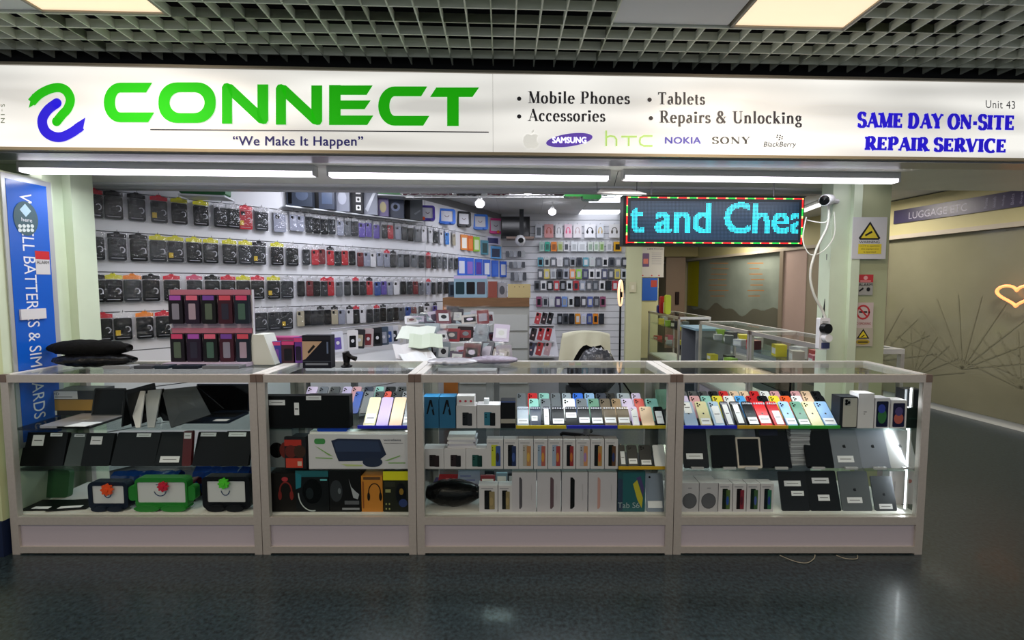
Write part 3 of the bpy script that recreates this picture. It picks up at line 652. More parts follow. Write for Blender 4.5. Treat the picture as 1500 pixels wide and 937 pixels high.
# folded-open laptops: large lids tilting towards the viewer
def foldlid(label, pts_front, Y0, col, dy=.1):
    """leaning lid drawn by its four corners (px,py, Y)"""
    P3 = [P(a, b, Y0 + c) for a, b, c in pts_front]; c0 = sum(P3, Vector()) / 4; c0.z = Z1
    n = (P3[1] - P3[0]).cross(P3[3] - P3[0]).normalized()
    if n.y > 0: n = -n
    e = thing('laptop', label, 'laptop', c0)
    vs = [p - c0 for p in P3] + [p - c0 - n * .008 for p in P3]
    MB().add(vs, [(0, 1, 2, 3), (7, 6, 5, 4), (0, 4, 5, 1), (1, 5, 6, 2), (2, 6, 7, 3), (3, 7, 4, 0)], col).build('lid', e)
    b = [Vector((q.x, q.y + (dy if i < 2 else 0) + .012, max(q.z, Z1 - c0.z + .003))) for i, q in enumerate(vs[:4])]
    vs = b + [q + Vector((0, .01, 0)) for q in b]
    MB().add(vs, [(0, 1, 2, 3), (7, 6, 5, 4), (0, 4, 5, 1), (1, 5, 6, 2), (2, 6, 7, 3), (3, 7, 4, 0)], BLACKG).build('base', e)
tent('black laptop standing folded open like a tent beside the silver folded one', 176, 194, 572, Z1, 2.5, M('0b0c0e', .4), .05)
foldlid('silver laptop folded open like a tent, the paler of the folded pair', [(199, 626, 0), (205, 626, 0), (212, 572, .12), (184, 573, .12)], 2.47, M('b5b3b2', .4, .2))
foldlid('grey laptop folded open like a tent beside the pale folded one', [(216, 626, .02), (226, 626, .02), (236, 570, .14), (212, 572, .14)], 2.47, M('85888a', .4, .2))
foldlid('wide charcoal laptop standing folded open at the middle of the top shelf', [(250, 626, .02), (308, 607, .02), (286, 566, .16), (237, 571, .16)], 2.47, M('34383b', .5))
laptop_open('wide open laptop with dark screen at the right of the top shelf of laptops', 285, 364, 566, Z1, 2.56, M('1b2433', .35), cardx=.72, depth=.2, scr_lean=8)
# leaning dark laptops on the middle shelf
GBAG = 'dark leaning laptops'
for k, (a, b, t, c, lean, tags, lb) in enumerate([
        (22, 90, 633, '08090b', 14, [tag(.25, .6, .5, .92), tag(.62, .88, .88, .98)], 'black laptop leaning at the left end of the shelf with two white tags'),
        (92, 118, 634, '3c4442', 18, [tag(.2, .88, .8, .97)], 'narrow grey-green laptop sleeve leaning second from the left'),
        (116, 158, 634, '0c0e10', 16, [tag(.2, .65, .6, .9)], 'black laptop leaning with a grey tag high on its left'),
        (160, 224, 633, '15181c', 20, [tag(.45, .86, .78, .97)], 'charcoal laptop leaning with a tag near its top right'),
        (222, 266, 632, '101519', 22, [tag(.2, .1, .85, .28)], 'black laptop leaning with a white tag near its bottom'),
        (265, 278, 631, '5a1c20', 8, [tag(.1, .78, .9, .95)], 'narrow dark red laptop leaning between the black ones'),
        (280, 322, 632, '0c0d12', 20, [tag(.1, .86, .65, .97)], 'black laptop leaning just right of the dark red one'),
        (322, 362, 631, '090a0d', 20, [tag(.1, .84, .75, .96)], 'black laptop leaning at the right end of its shelf')]):
    slab(lb, a, b, t, Z2, YF + .09, lean, .02, c, tags, 'laptop', GBAG, 'laptop', rough=.3)
# bottom shelf
slab('dull green padded sleeve leaning at the back left of the bottom shelf', 24, 98, 688, Z0, YF + .22, 8, .03, '2c5a34', (), 'sleeve', None, 'tablet_sleeve', r=.02, rough=.5)
for k, (a, b, z, lb) in enumerate([(30, 80, 0, 'black tablet lying flat at the left end of the bottom shelf, white tag on it'), (70, 122, .004, 'black tablet lying flat beside the smaller toy-framed tablet, white tag on it')]):
    x, w, _ = geti(a, b, 740, Z0, YF + .06); e = thing('tablet', lb, 'tablet', (x, YF + .06, Z0 + z), (0, 0, .15 * k))
    MB().box(-w / 2, w / 2, 0, .12, 0, .008, BLACK).build('body', e); MB().box(-w / 4, w / 3, .01, .035, .0081, .0088, TAGW).build('price_tag', e)
def kidtab(label, px0, px1, pytop, z, Y, col, flower, smile=True, depth=.05, handle=True, ears=0):
    x, w, h = geti(px0, px1, pytop, z, Y)
    e = thing('toy_tablet', label, 'tablet', (x, Y, z)); iw, z0, z1 = w * .36 if ears else w * .4, h * .25, h * .87
    a = rrect(-w / 2 * (.78 if ears else 1), w / 2 * (.78 if ears else 1), h * .05, h, .03, 5); b = rrect(-iw, iw, z0, z1, .008, 5); n = len(a)
    vs = [(p[0], 0, p[1]) for p in a] + [(p[0], 0, p[1]) for p in b] + [(p[0], depth, p[1]) for p in a] + [(p[0], depth, p[1]) for p in b]
    fs = []
    for i in range(n):
        j = (i + 1) % n; fs += [(i, j, n + j, n + i), (2 * n + i, 3 * n + i, 3 * n + j, 2 * n + j), (i, 2 * n + i, 2 * n + j, j), (n + i, n + j, 3 * n + j, 3 * n + i)]
    MB().add(vs, fs, col).build('bumper_frame', e)
    artmesh([('p', .5 - iw / w, z0 / h, .5 + iw / w, z1 / h, .006, M('cfcfd2', .5))], w, h, .006).build('screen', e)
    if smile: artmesh([('c', .48, .62, .09, .17, 195, 345, .005, M('24406a', .5)), ('r', .42, .78, .46, .8, M('24406a', .5))], w, h, .004).build('printed_smile', e)
    for s_ in (-1, 1): MB().prism(ell(s_ * w * .2, h * .1, w * .19, h * .1, 16), -.015, depth, col).build('foot', e)
    if ears:
        for s_ in (-1, 1): MB().prism(rrect(s_ * w * .44 - w * .06, s_ * w * .44 + w * .06, h * .3, h * .75, .02), .005, depth - .005, col).build('side_grip', e)
    fx, fz = flower[0] * w, flower[1] * h; fr = flower[2]; mb = MB(); pts = []
    for k in range(48):
        t = 2 * math.pi * k / 48; r = fr * (1 + .16 * math.cos(8 * t)); pts.append((fx + r * math.cos(t), fz + r * math.sin(t)))
    mb.prism(pts, -.014, -.002, flower[3]); mb.prism(ell(fx, fz, fr * .4, fr * .4, 12), -.018, -.013, flower[3]); mb.build('stylus_flower', e)
kidtab('navy toy-framed tablet with an orange flower, smallest of the three', 129, 187, 706, Z0, YF + .06, M('121c2e', .45), (.02, .76, .03, M('e8501c', .4)))
kidtab('bright green toy-framed tablet with a smile and red flower', 187, 285, 700, Z0, YF + .06, M('1e7a28', .45), (.05, .76, .026, M('c81e3c', .4)), ears=1)
kidtab('black toy-framed tablet with a smile and green flower', 296, 366, 698, Z0, YF + .06, M('0d0f16', .45), (-.02, .82, .028, M('52c832', .4)))
for k, (a, b, t, c, lb) in enumerate([(165, 262, 690, '123a7c', 'glossy blue wrapped packet behind the green toy-framed tablet'), (285, 366, 684, '1445a0', 'glossy blue wrapped packet behind the black toy-framed tablet'), (205, 290, 698, '5c1630', 'dark red packet lying behind the green toy-framed tablet')]):
    x, w, h = geti(a, b, t, Z0, YF + .26 - .06 * (k == 2)); mb = MB(); pr = [(0, .0), (.03, .01), (.05, h * .5), (.04, h * .9), (.0, h)]
    n = 14; vs = []; fs = []
    for i in range(n + 1):
        for (yy, zz_) in [(-.03, 0), (-.045, h * .4), (-.03, h * .85), (0, h), (.03, h * .85), (.04, 0)]: vs.append((-w / 2 + w * i / n, yy + random.uniform(-.006, .006), zz_ * (1 + random.uniform(-.06, .02)) if zz_ else 0))
    for i in range(n):
        for j in range(5): fs.append((6 * i + j, 6 * i + j + 1, 6 * i + j + 7, 6 * i + j + 6))
    mb.add(vs, fs, M(c, .15, coat=.5)); fl_o = mb.build('wrapped_packet', None, lb, 'packet', loc=(x, YF + .28 - .07 * (k == 2), Z0))
# ------------------------------------------------------------------ COUNTER 2
YB = YF + .05
carton('wide black flat box with white stickers, left of the pair on the top shelf', 387, 449, 580, Z1, YB, .05, BLACK, extra=[tag(.12, .72, .5, .88)], cat='box')
carton('black box with a sideways sticker beside the small phones', 449, 512, 579, Z1, YB, .05, BLACK, extra=[tag(.0, .86, .35, .99), tag(-.28, .4, -.17, .78)], cat='box')
def phone(label, x, y, z, lean, w, h, col, tagc=None, cam_=True, style='', group=None, rough=.3, rz=0, emblem=False):
    e = thing('phone', label, 'phone', (x, y, z), (-math.radians(lean), 0, rz), group)
    m = M(col, rough); MB().rbox(-w / 2, w / 2, 0, .008, 0, h, .009, m).build('body', e)
    if cam_:
        mb = artmesh([('p', .08, .74, .48, .95, .006, m)], w, h, 0, .0012); c = mb.build('camera_bump', e)
        artmesh([('o', .2, .9, .075, .037, BLACKG), ('o', .2, .8, .075, .037, BLACKG), ('o', .37, .85, .065, .032, BLACKG)], w, h, -.0016, .0006).build('lens', c)
    if style == 'front': artmesh([('p', .05, .03, .95, .97, .006, BLACKG)], w, h, 0).build('screen', e)
    if emblem: artmesh([('a', .5, .5, .012, M('30343c', .3))], w, h, 0).build('back_emblem', e)
    if tagc: artmesh([('r', tagc[0], tagc[1], tagc[2], tagc[3], TAGW), ('r', tagc[0] + .1, (tagc[1] + tagc[3]) / 2, tagc[2] - .1, (tagc[1] + tagc[3]) / 2 + .03, TXT)], w, h, -.0012, .0006).build('price_tag', e)
    if style == 'holder':
        mb = MB()
        for k in range(5): mb.rbox((-.45 + k * .2) * w, (-.33 + k * .2) * w, -.006, -.001, h * .86, h * .93, .002, M('c8c8d6', .2, .3))
        mb.build('clip_row', e, kind='stuff')
    return e
LEAN = 46; PH = .150; dz = PH * math.cos(math.radians(LEAN))
def prow(spec, pytop, Y, label_fn, group, h=PH, zb=None, lean=LEAN):
    """a row of phones leaning on a stepped tray: spec = (px0, px1, colour, options)"""
    ys = Y + h * math.sin(math.radians(lean)); zt = ZZ(pytop, ys); z = zt - h * math.cos(math.radians(lean)) if zb is None else zb
    if zb is not None: h = (zt - zb) / math.cos(math.radians(lean))
    for i, (a, b, c, o) in enumerate(spec):
        x0, x1 = XX(a, Y, z), XX(b, Y, z); phone(label_fn(i, c, o), (x0 + x1) / 2, Y, z, lean, (x1 - x0) * .95, h, c, o.get('tag'), o.get('cam', True), o.get('style', ''), group, emblem=o.get('em', False))
def tray(label, px0, px1, strips, Y=None, z=None, depth=.36, rise=.03):
    Y = Y or YF + .045; z = z or Z1; x0, x1 = XX(px0, Y, z), XX(px1, Y, z); c = (x0 + x1) / 2
    e = thing('phone_tray', label, 'display tray', (c, Y, z)); mb = MB()
    mb.add([(x0 - c, .02, .001), (x1 - c, .02, .001), (x1 - c, depth, rise), (x0 - c, depth, rise), (x1 - c, depth, .001), (x0 - c, depth, .001)], [(0, 1, 2, 3), (0, 5, 4, 1), (3, 2, 4, 5), (0, 3, 5), (1, 4, 2)], M('2a2c33', .5)); mb.build('tray_body', e)
    for a, b, col in strips:
        s0, s1 = XX(a, Y, z) - c, XX(b, Y, z) - c; MB().box(s0, s1, -.004, .004, 0, .016, M(col, .35)).build('edge_strip', e)
CN = {'d9d2a8': 'cream', 'b9a5d8': 'lilac', 'e0c0a4': 'peach', '8d8f96': 'grey', '2450a8': 'blue', 'a9c4e0': 'pale blue', 'c81c22': 'red', 'b01a22': 'dark red', '8fb4e0': 'light blue', '5f8a78': 'green', '3a3d42': 'dark grey', '15171b': 'black',
      '1d2740': 'navy', '8cc4bc': 'mint', 'e0cf3c': 'yellow', 'e4e4e8': 'white', '4a9adc': 'sky blue', 'e0582c': 'orange', 'd8a0a8': 'pink', '2c6ee0': 'bright blue', '6a7078': 'slate', '5c5042': 'brown', '8a6f52': 'bronze', 'cfc0e8': 'pale lilac', 'd9564a': 'coral', '9aa6b4': 'silver blue', '4a5468': 'blue grey'}
def cn(c): return CN.get(c, 'dark')
tray('blue-edged tray of phones in the narrow counter beside the black boxes', 520, 599, [(524, 599, '2222b8')], depth=.3)
o_ = lambda **k: k
prow([(531, 549, 'd9d2a8', o_(tag=(.1, .08, .9, .4), cam=False)), (550, 568, 'b9a5d8', o_(tag=None, cam=False)), (569, 588, 'e0c0a4', o_(cam=False)), (589, 599, '8d8f96', o_(tag=(.05, .1, .95, .3), cam=False))], 583, YF + .055, lambda i, c, o: cn(c) + ' phone in the front of the blue-edged tray, ' + ORD[i] + ' from its left', 'phones on the blue-edged tray', zb=Z1 + .012)
prow([(512, 524, '2450a8', o_()), (526, 541, '6a7078', o_()), (542, 556, '3a3d42', o_()), (557, 567, 'd9564a', o_()), (569, 582, '3a3d42', o_()), (584, 598, '8d8f96', o_())], 573, YF + .16, lambda i, c, o: cn(c) + ' phone behind the blue-edged tray front row, ' + ORD[i] + ' from left', 'phones behind on the blue-edged tray')
prow([(440, 456, 'cfc0e8', o_()), (458, 472, '4a5468', o_()), (474, 490, '3a3d42', o_()), (494, 508, 'cfc0e8', o_()), (508, 522, 'd8a0a8', o_()), (526, 540, '1d2740', o_()), (543, 556, '8cc4bc', o_()), (558, 574, '15171b', o_()), (576, 598, '3a3d42', o_())], 566, YF + .27, lambda i, c, o: cn(c) + ' phone in the rearmost row of the narrow counter, ' + ORD[i] + ' from left', 'rear phones in the narrow counter')
# middle shelf
e = carton('white box with a black and red game controller printed on it', 393, 428, 628, Z2, YB + .02, .08, '6f7577', [('o', .35, .45, .3, .2, BLACKG), ('o', .75, .45, .28, .22, M('702016', .4))])
e = carton('red and black game controller box beside the long keyboard box', 417, 448, 640, Z2, YB, .07, '1b1d22', [('r', .0, .72, .8, .92, M('a8281c', .5)), ('o', .3, .55, .28, .2, M('5c1c14', .4)), ('o', .72, .55, .28, .2, M('3c2a22', .4)), ('r', .05, .04, .85, .34, M('c03a28', .5)), ('r', .6, .1, .8, .24, M('d0b0a0', .5))])
NV = M('1d2742', .4); LG = M('7da85a', .5)
x, w, h = geti(452, 598, 636, Z2, YB)
e = carton('long white boxed keyboard and mouse set with a dark keyboard printed on it', 452, 598, 636, Z2, YB, .05, 'cfccd2', [('p', .06, .72, .17, .88, .012, M('3f8a4a', .5)), ('x', [(.23, .82), (.3, .88), (.72, .86), (.78, .42), (.7, .24), (.3, .22), (.27, .45)], NV),
     ('x', [(.26, .76), (.3, .82), (.7, .8), (.73, .5), (.28, .5)], M('283656', .5)), ('o', .64, .2, .1, .15, M('232c44', .4)), ('x', [(.07, .66), (.2, .4), (.25, .36), (.09, .64)], LG), ('x', [(.07, .34), (.24, .32), (.24, .29), (.07, .31)], LG), ('x', [(.76, .24), (.92, .4), (.92, .37), (.8, .24)], LG), ('r', .8, .16, .97, .19, LG), ('x', [(.32, .15), (.54, .12), (.54, .08), (.38, .08)], M('b8c486', .5)),
     ('t', 'wireless', .755, .81, .93, .88, NV), ('r', .76, .74, .95, .75, TXT)])
MB().box(-w / 2, w / 2, 0, .05, 0, .012, CARD).build('carton', None, 'white flat box lying on top of the boxed keyboard', 'box', loc=(x + .004, YB + .012, Z2 + h))
MB().rbox(-.085, .085, 0, .05, 0, .02, .01, M('1c4cd0', .25)).build('packet', None, 'small glossy blue packet on the white flat box under the top shelf', 'packet', loc=(x - .15, YB + .012, Z2 + h + .012))
# bottom row of headphone boxes
BT = [(394, 434, 693, '14110f', ring_art(.62, .55, .22, .22, M('7a1c16', .4), .008) + [('o', .6, .85, .12, .06, M('a83038', .4))], 'dark headphone box with red headphones printed on it'),
      (433, 482, 689, '0c1014', [('r', 0, .85, 1, 1, M('1c5c66', .4)), ('x', [(0, .55), (.16, .6), (.18, .9), (0, .95)], M('1c7080', .4)), ('o', .5, .5, .3, .3, M('06080a', .2)), ('o', .42, .45, .12, .14, M('1b2226', .3)), ('r', .75, .76, .96, .8, M('5fb0b8', .4)), ('c', .5, .45, .42, .42, 180, 280, .006, M('b8c0c0', .4))], 'black box with teal edges and a headset printed on it'),
      (482, 529, 688, '0b0c0f', [('o', .22, .5, .2, .26, M('2f3338', .5)), ('o', .32, .5, .05, .07, M('60666c', .5)), ('x', [(.62, .8), (.7, .6), (.82, .5), (.95, .42), (.9, .3), (.76, .34)], M('a0a4aa', .4)), ('r', .48, .18, .94, .27, M('56585e', .5)), ('r', .4, .05, .95, .1, M('8a8c92', .5))], 'black box with white earphones and a grey portrait print'),
      (529, 561, 697, 'c07a26', ring_art(.62, .55, .28, .24, M('17120e', .4), .006) + [('r', .05, .1, .12, .85, M('8c4c18', .5)), ('r', .1, .9, .9, .98, M('5a3a1c', .5))], 'orange box with black headphones printed on it'),
      (561, 601, 690, '1f2119', [('r', 0, .78, 1, 1, M('d8d018', .5)), ('p', .05, .62, .45, .74, .004, M('2e3026', .5)), ('o', .66, .45, .2, .26, M('0e1016', .3)), ('o', .68, .5, .08, .08, M('8a6a22', .4)), ('o', .74, .22, .16, .1, M('28386c', .4)), ('r', .08, .48, .28, .56, M('90905c', .5)), ('r', .08, .18, .13, .22, M('a0a060', .5)), ('r', .2, .18, .25, .22, M('a0a060', .5)), ('r', .08, .06, .13, .1, M('a0a060', .5)), ('r', .2, .06, .25, .1, M('a0a060', .5))], 'yellow and black boxed game headset at the right end')]
for (a, b, t, c, art, lb) in BT: carton(lb, a + .5, b - .5, t, Z0, YB, .1, c, art, group='boxed headphones on the bottom shelf', name='headphone_box')
x, w, h = geti(561, 601, 690, Z0, YB); MB().lathe([(.0, 0), (.03, .002), (.032, .012), (.0, .014)], M('c9c9cc', .4), 16).build('earbud_case', None, 'small white round case on top of the yellow headset box', 'case', loc=(x, YB + .05, Z0 + h))
# ------------------------------------------------------------------ COUNTER 3
TE = '1d5e86'; K = M('0d0e12', .3)
A_ = lambda: [('x', [(.2, .45), (.42, .9), (.54, .9), (.3, .45)], K), ('x', [(.44, .9), (.56, .9), (.74, .42), (.62, .42)], K), ('r', .52, .6, .62, .68, M(TE, .5))]
carton('teal phone box with a black letter A at the left end of its shelf', 620, 642.5, 581, Z1, YB, .08, TE, A_(), group='teal phone boxes', name='phone_box')
carton('teal phone box with a black letter A, next to the white phone boxes', 643.5, 667, 581, Z1, YB, .08, TE, A_(), group='teal phone boxes', name='phone_box')
def foldphone(c1='1b1d22', c2='2b2d33'): return [('p', .3, .12, .62, .7, .004, M(c1, .3)), ('p', .55, .1, .78, .66, .004, M(c2, .3)), ('o', .38, .58, .03, .03, BLACKG), ('o', .38, .48, .03, .03, BLACKG)]
WB = 'c4bfc4'
carton('white phone box with a black phone printed on it, beside the teal boxes', 668.5, 698, 594, Z1, YB, .08, WB, foldphone(), group='white phone boxes on the top shelf', name='phone_box')
carton('white phone box with a blue phone printed on it, beside the tall black box', 699, 733, 593, Z1, YB, .08, WB, foldphone('2a6a80', '16181c'), group='white phone boxes on the top shelf', name='phone_box')
carton('small white box with three red dots stacked on the white phone box', 669, 695, 580, ZZ(594, YB), YB + .01, .06, 'd8d4d8', [('o', .2, .45, .07, .12, M('c03048', .4)), ('o', .5, .45, .07, .12, M('c03048', .4)), ('o', .8, .45, .07, .12, M('c03048', .4))])
carton('small clear and white packet on the right white phone box', 709, 716, 584, ZZ(593, YB), YB + .02, .03, 'd0d4da')
carton('tall black box with a grey band, between white phone boxes and the tray', 733.5, 755, 587, Z1, YB, .07, '0b0c12', [('r', 0, .18, 1, .34, M('9a948c', .5)), ('r', 0, .94, 1, 1, M('4a5a90', .4))], name='phone_box')
tray('long phone tray with yellow and blue edge strips in the wide counter', 756, 979, [(756, 829, 'c8b01c'), (830, 904, '2226b0'), (905, 979, 'c8b01c')])
fr = [(757, 775, '9aa6b4', 'h', (.05, .1, .95, .36)), (776, 793, '1d2740', 'h', (.15, .25, .7, .5)), (795, 807, '15171b', 'h', (.2, .05, .8, .9)), (809, 828, '15171b', 'h', (.05, .1, .95, .36)), (829, 847, '15171b', 'h', (.05, .4, .95, .68)), (848, 866, '15171b', 'h', (.05, .15, .95, .42)), (867, 885, '15171b', 'h', (.05, .12, .95, .4)), (886, 905, '5c5042', 'h', (.05, .15, .95, .42)), (906, 925, '5c5042', 'h', (.05, .15, .95, .42)), (927, 938, 'cfc0e8', '', (.1, .05, .9, .85)), (941, 960, 'e0c0a4', '', None), (962, 977, '15171b', '', (.1, .1, .8, .75))]
prow([(a, b, c, o_(style='holder' if h_ == 'h' else '', cam=not h_, tag=t)) for a, b, c, h_, t in fr], 594, YF + .055, lambda i, c, o: cn(c) + ' phone at the front of the long tray, ' + ORD[i] + ' from its left', 'front phones on the long tray', zb=Z1 + .012)
mid = [(775, 790, '8cc4bc'), (792, 808, '6a7078'), (826, 845, 'e4e4e8'), (846, 863, '6a7078'), (864, 881, '5f8a78'), (882, 898, '5c5042'), (900, 914, '8a6f52'), (915, 932, 'cfc0e8'), (934, 949, 'c81c22'), (951, 970, '8cc4bc')]
prow([(a, b, c, o_()) for a, b, c in mid], 583.5, YF + .15, lambda i, c, o: cn(c) + ' phone in the middle of the long tray, ' + ORD[i] + ' from its left', 'middle phones on the long tray')
bk = [(757, 771, '6a7078'), (773, 788, 'c81c22'), (790, 806, '8cc4bc'), (808, 823, '6a7078'), (825, 839, '9aa6b4'), (841, 857, '2c6ee0'), (859, 874, '8fb4e0'), (876, 892, '1d2740'), (893, 905, '15171b'), (908, 928, '9aa6b4'), (930, 944, 'cfc0e8')]
prow([(a, b, c, o_()) for a, b, c in bk], 575.5, YF + .24, lambda i, c, o: cn(c) + ' phone at the back of the long tray, ' + ORD[i] + ' from its left', 'back phones on the long tray')
slab('pale mint tablet leaning behind the right end of the long tray', 962, 980, 570, Z1 + .02, YF + .36, 12, .008, '8fc8b4', group=None)
# middle shelf
for k, (a, b, c) in enumerate([(620, 650, ('241c1e', '2b1f22')), (650.5, 682, ('2c2226', '1d1b20')), (682.5, 713, ('1b4a46', '12302e'))]):
    carton('white box with a %s phone print, %s from left on middle shelf' % ('green' if k == 2 else 'dark', ORD[k]), a, b, 657, Z2, YB, .08, WB, foldphone(*c), group='square white phone boxes on the middle shelf', name='phone_box')
za = ZZ(657, YB)
for k in range(5):
    x, w, h = geti(655 + (k % 2) * 2, 697 - (k % 3) * 2, 652, za, YB)
    MB().box(-w / 2, w / 2, 0, .12, 0, .0115, M(['c8c4cc', 'b9b4c4', 'd4d0d4', 'c0bcc8', 'd8d4d8'][k], .6)).build('flat_box', None, 'white flat box in the small stack on the square phone boxes, ' + ['lowest', 'second', 'third', 'fourth', 'topmost'][k] + ' of five', 'box', 'stack of white flat boxes', loc=(x, YB + .01, za + k * .0118 + .001), rot=(0, 0, .03 * (k % 3)))
def twophone(c1, c2, c3=None): return [('r', .1, .87, .75, .9, M('8a8890', .5)), ('p', .28, .1, .66, .82, .003, M(c1, .35)), ('p', .55, .1, .84, .78, .003, M(c2, .35)), ('o', .66, .4, .1, .16, M(c3 or c2, .35)), ('o', .36, .72, .03, .02, BLACKG), ('o', .36, .64, .03, .02, BLACKG)]
pb = [(713, 737, 'b8bc30', '38508c', '2c2c40', 'lime'), (738, 759.5, '15171d', '1a2850', '3a5090', 'black'), (760, 781, 'a8a098', 'b07c50', 'c8a050', 'beige'), (782, 802, '8a9cb4', 'a85a50', 'c88a3c', 'pale blue'), (803, 824, '93a0b8', 'a03c3c', 'c07a40', 'silver blue'), (825, 843, '121318', '8a2a30', 'b86a30', 'black'), (844, 864, 'a8a4ac', 'c08860', '9c7ab0', 'silver'), (865, 885, '15171b', 'a88048', 'c05a30', 'black'), (886, 905, '0f1512', '5a3a24', '22346a', 'black')]
for k, (a, b, c1, c2, c3, nm) in enumerate(pb):
    carton('upright white phone box printed with a %s phone, %s of nine' % (nm, ORD[k]), a, b, 643.5, Z2, YB, .06, WB, twophone(c1, c2, c3), group='upright phone boxes on the middle shelf', name='phone_box')
tray('small yellow-edged tray of phones at the right of the middle shelf', 906, 978, [(906, 978, 'd0a424')], z=Z2, depth=.2, rise=.02)
prow([(907, 918, '15171b', o_(cam=False, tag=(.3, .1, .9, .7))), (920, 936, '15171b', o_(tag=(.1, .12, .9, .36))), (938, 957, '1c1e22', o_(tag=(.1, .08, .9, .3))), (959, 977, 'e4e4e8', o_(cam=False))], 650, YF + .055, lambda i, c, o: cn(c) + ' phone on the small yellow-edged tray, ' + ORD[i] + ' from its left', 'phones on the small tray', zb=Z2 + .012, lean=30)
# bottom
x, w, h = geti(621, 700, 711, Z0, YB)
mb = MB(); n = 16; vs = []; fs = []
for i in range(n + 1):
    u = i / n; sc_ = math.sin(math.pi * min(max(u, .03), .97)) ** .35
    for j in range(10):
        t = math.pi * 2 * j / 10; r = 1 + random.uniform(-.05, .05)
        vs.append((-w / 2 + w * u, .08 + .075 * sc_ * math.cos(t) * r, max(h * .5 + h * .5 * sc_ * math.sin(t) * r, 0)))
for i in range(n):
    for j in range(10): fs.append((10 * i + j, 10 * i + (j + 1) % 10, 10 * (i + 1) + (j + 1) % 10, 10 * (i + 1) + j))
fs += [tuple(range(10)), tuple(range(10 * n + 9, 10 * n - 1, -1))]
mb.add(vs, fs, M('0a0a0c', .22, bump=.5, bscale=40)).build('plastic_bag', None, 'black plastic bag lying at the left of the bottom shelf', 'bag', loc=(x, YB, Z0), smooth=True)
xr, wr, _ = geti(642, 680, 700, Z0, YB + .05)
bx = MB().box(-wr * .9, wr * .9, .04, .16, 0, ZZ(708, YB + .2) - Z0, M('3a2c5a', .5)).build('carton', None, 'dark violet box behind the black plastic bag', 'box', loc=(xr, YB + .13, Z0))
slab('red packet with white lettering leaning above the black plastic bag', 641, 676, 694, ZZ(709, YB + .2), YB + .19, 55, .006, 'b01c24', [('printed_art', [('r', .3, .5, .7, .6, M('e08080', .5))], 0)], 'packet', None, 'packet', r=.002)
slab('clear blister packet leaning beside the red packet above the bag', 670, 702, 688, ZZ(708, YB + .2), YB + .2, 40, .006, 'b4b8d0', [('printed_art', [('r', .2, .2, .8, .3, M('7a7ab0', .5)), ('r', .1, .5, .6, .6, M('8a8ac0', .5))], 0)], 'packet', None, 'packet', r=.002)
for k, (a, b) in enumerate([(702, 729), (730, 750)]):
    carton('small white phone box with black phone print, %s of the pair beside the bag' % ('left' if k == 0 else 'right'), a, b, 711, Z0, YB, .06, WB, twophone('121316', '8a7a58', 'a08a60'), group='small phone boxes on the bottom shelf', name='phone_box')
for k, (a, b, t, c, lb) in enumerate([(704, 725, 697, '8a3038', 'red and white'), (727, 743, 693, '8aa4b4', 'pale blue'), (710, 724, 690, '26343c', 'dark'), (744, 760, 693, '30343c', 'black')]):
    carton(lb + ' small packet standing behind the small white phone boxes', a, b, t, Z0, YB + .1 + .02 * k, .02, c, [('r', .1, .7, .9, .9, CARD)], cat='packet', name='packet')
tb = [(750, 786, '4c4850', .3, .42, 'dark grey'), (787, 822, '5a444c', .55, .7, 'plum'), (823, 861, '0f1013', .33, .5, 'black'), (862, 904, 'b88c86', .32, .42, 'rose')]
for k, (a, b, c, u0, u1, nm) in enumerate(tb):
    art = [('x', [(u0, .08), (u0, .88), (u0 + (u1 - u0) * .5, .88), (u1, .82), (u1, .14), (u0 + (u1 - u0) * .5, .08)], M(c, .4)), ('r', .8, .3, .82, .7, M('a8a4aa', .5))]
    carton('large white tablet box with a %s tablet edge printed on it' % nm, a, b - .5, 692, Z0, YB, .045, 'bab4bc', art, group='large white tablet boxes', name='tablet_box')
carton('dark teal tablet box lettered Tab at the right of the white tablet boxes', 905, 945, 691, Z0, YB, .045, '1d4a52', [('x', [(.0, .98), (.0, .85), (.2, .82), (.2, .05), (0, .02)], M('2a3850', .4)), ('p', .18, .03, .98, .97, .006, M('23585e', .3)), ('x', [(.55, .7), (.7, .8), (.92, .35), (.88, .1), (.72, .3)], M('b8ac30', .4)), ('x', [(.66, .85), (.82, .9), (.96, .6), (.92, .38), (.78, .72)], M('463a6a', .4)), ('t', 'Tab S6', .0, .1, .8, .24, M('9aa8ac', .4))], name='tablet_box')
slab('silver tablet with camera and white tags leaning at the right end of the bottom shelf', 948, 974, 693, Z0, YB, 14, .008, '8a92a0', [('price_tag', [('r', .08, .1, .9, .28, TAGW)], .0008), ('camera_lens', [('o', .25, .9, .06, .03, BLACKG)], .001)], metal=.4)
# ------------------------------------------------------------------ COUNTER 4
tray('phone tray with blue, yellow and green edge strips in the rightmost counter', 1001, 1230, [(1001, 1079, '1c22c8'), (1080, 1154, 'c89c1c'), (1155, 1230, '2c9a2c')])
fr = [(1004, 1024, '9ab0d0', (.2, .5, .8, .95)), (1027, 1045, 'd9d2a8', (.1, .05, .9, .3)), (1047, 1063, 'a9c4e0', (.2, .1, .9, .8)), (1065, 1078, '1d2740', (.2, .05, .8, .9)), (1080, 1096, '15171b', (.2, .1, .75, .9)), (1098, 1114, '15171b', (.05, .06, .95, .34)), (1115, 1133, 'c81c22', (.05, .1, .95, .4)), (1135, 1152, 'b01a22', (.25, .05, .9, .6)), (1154, 1170, '8fb4e0', (.05, .05, .95, .3)), (1172, 1189, '5f8a78', (.05, .05, .95, .25)), (1190, 1208, 'd9d2a8', None), (1209, 1228, '8fb4e0', (.05, .05, .95, .3))]
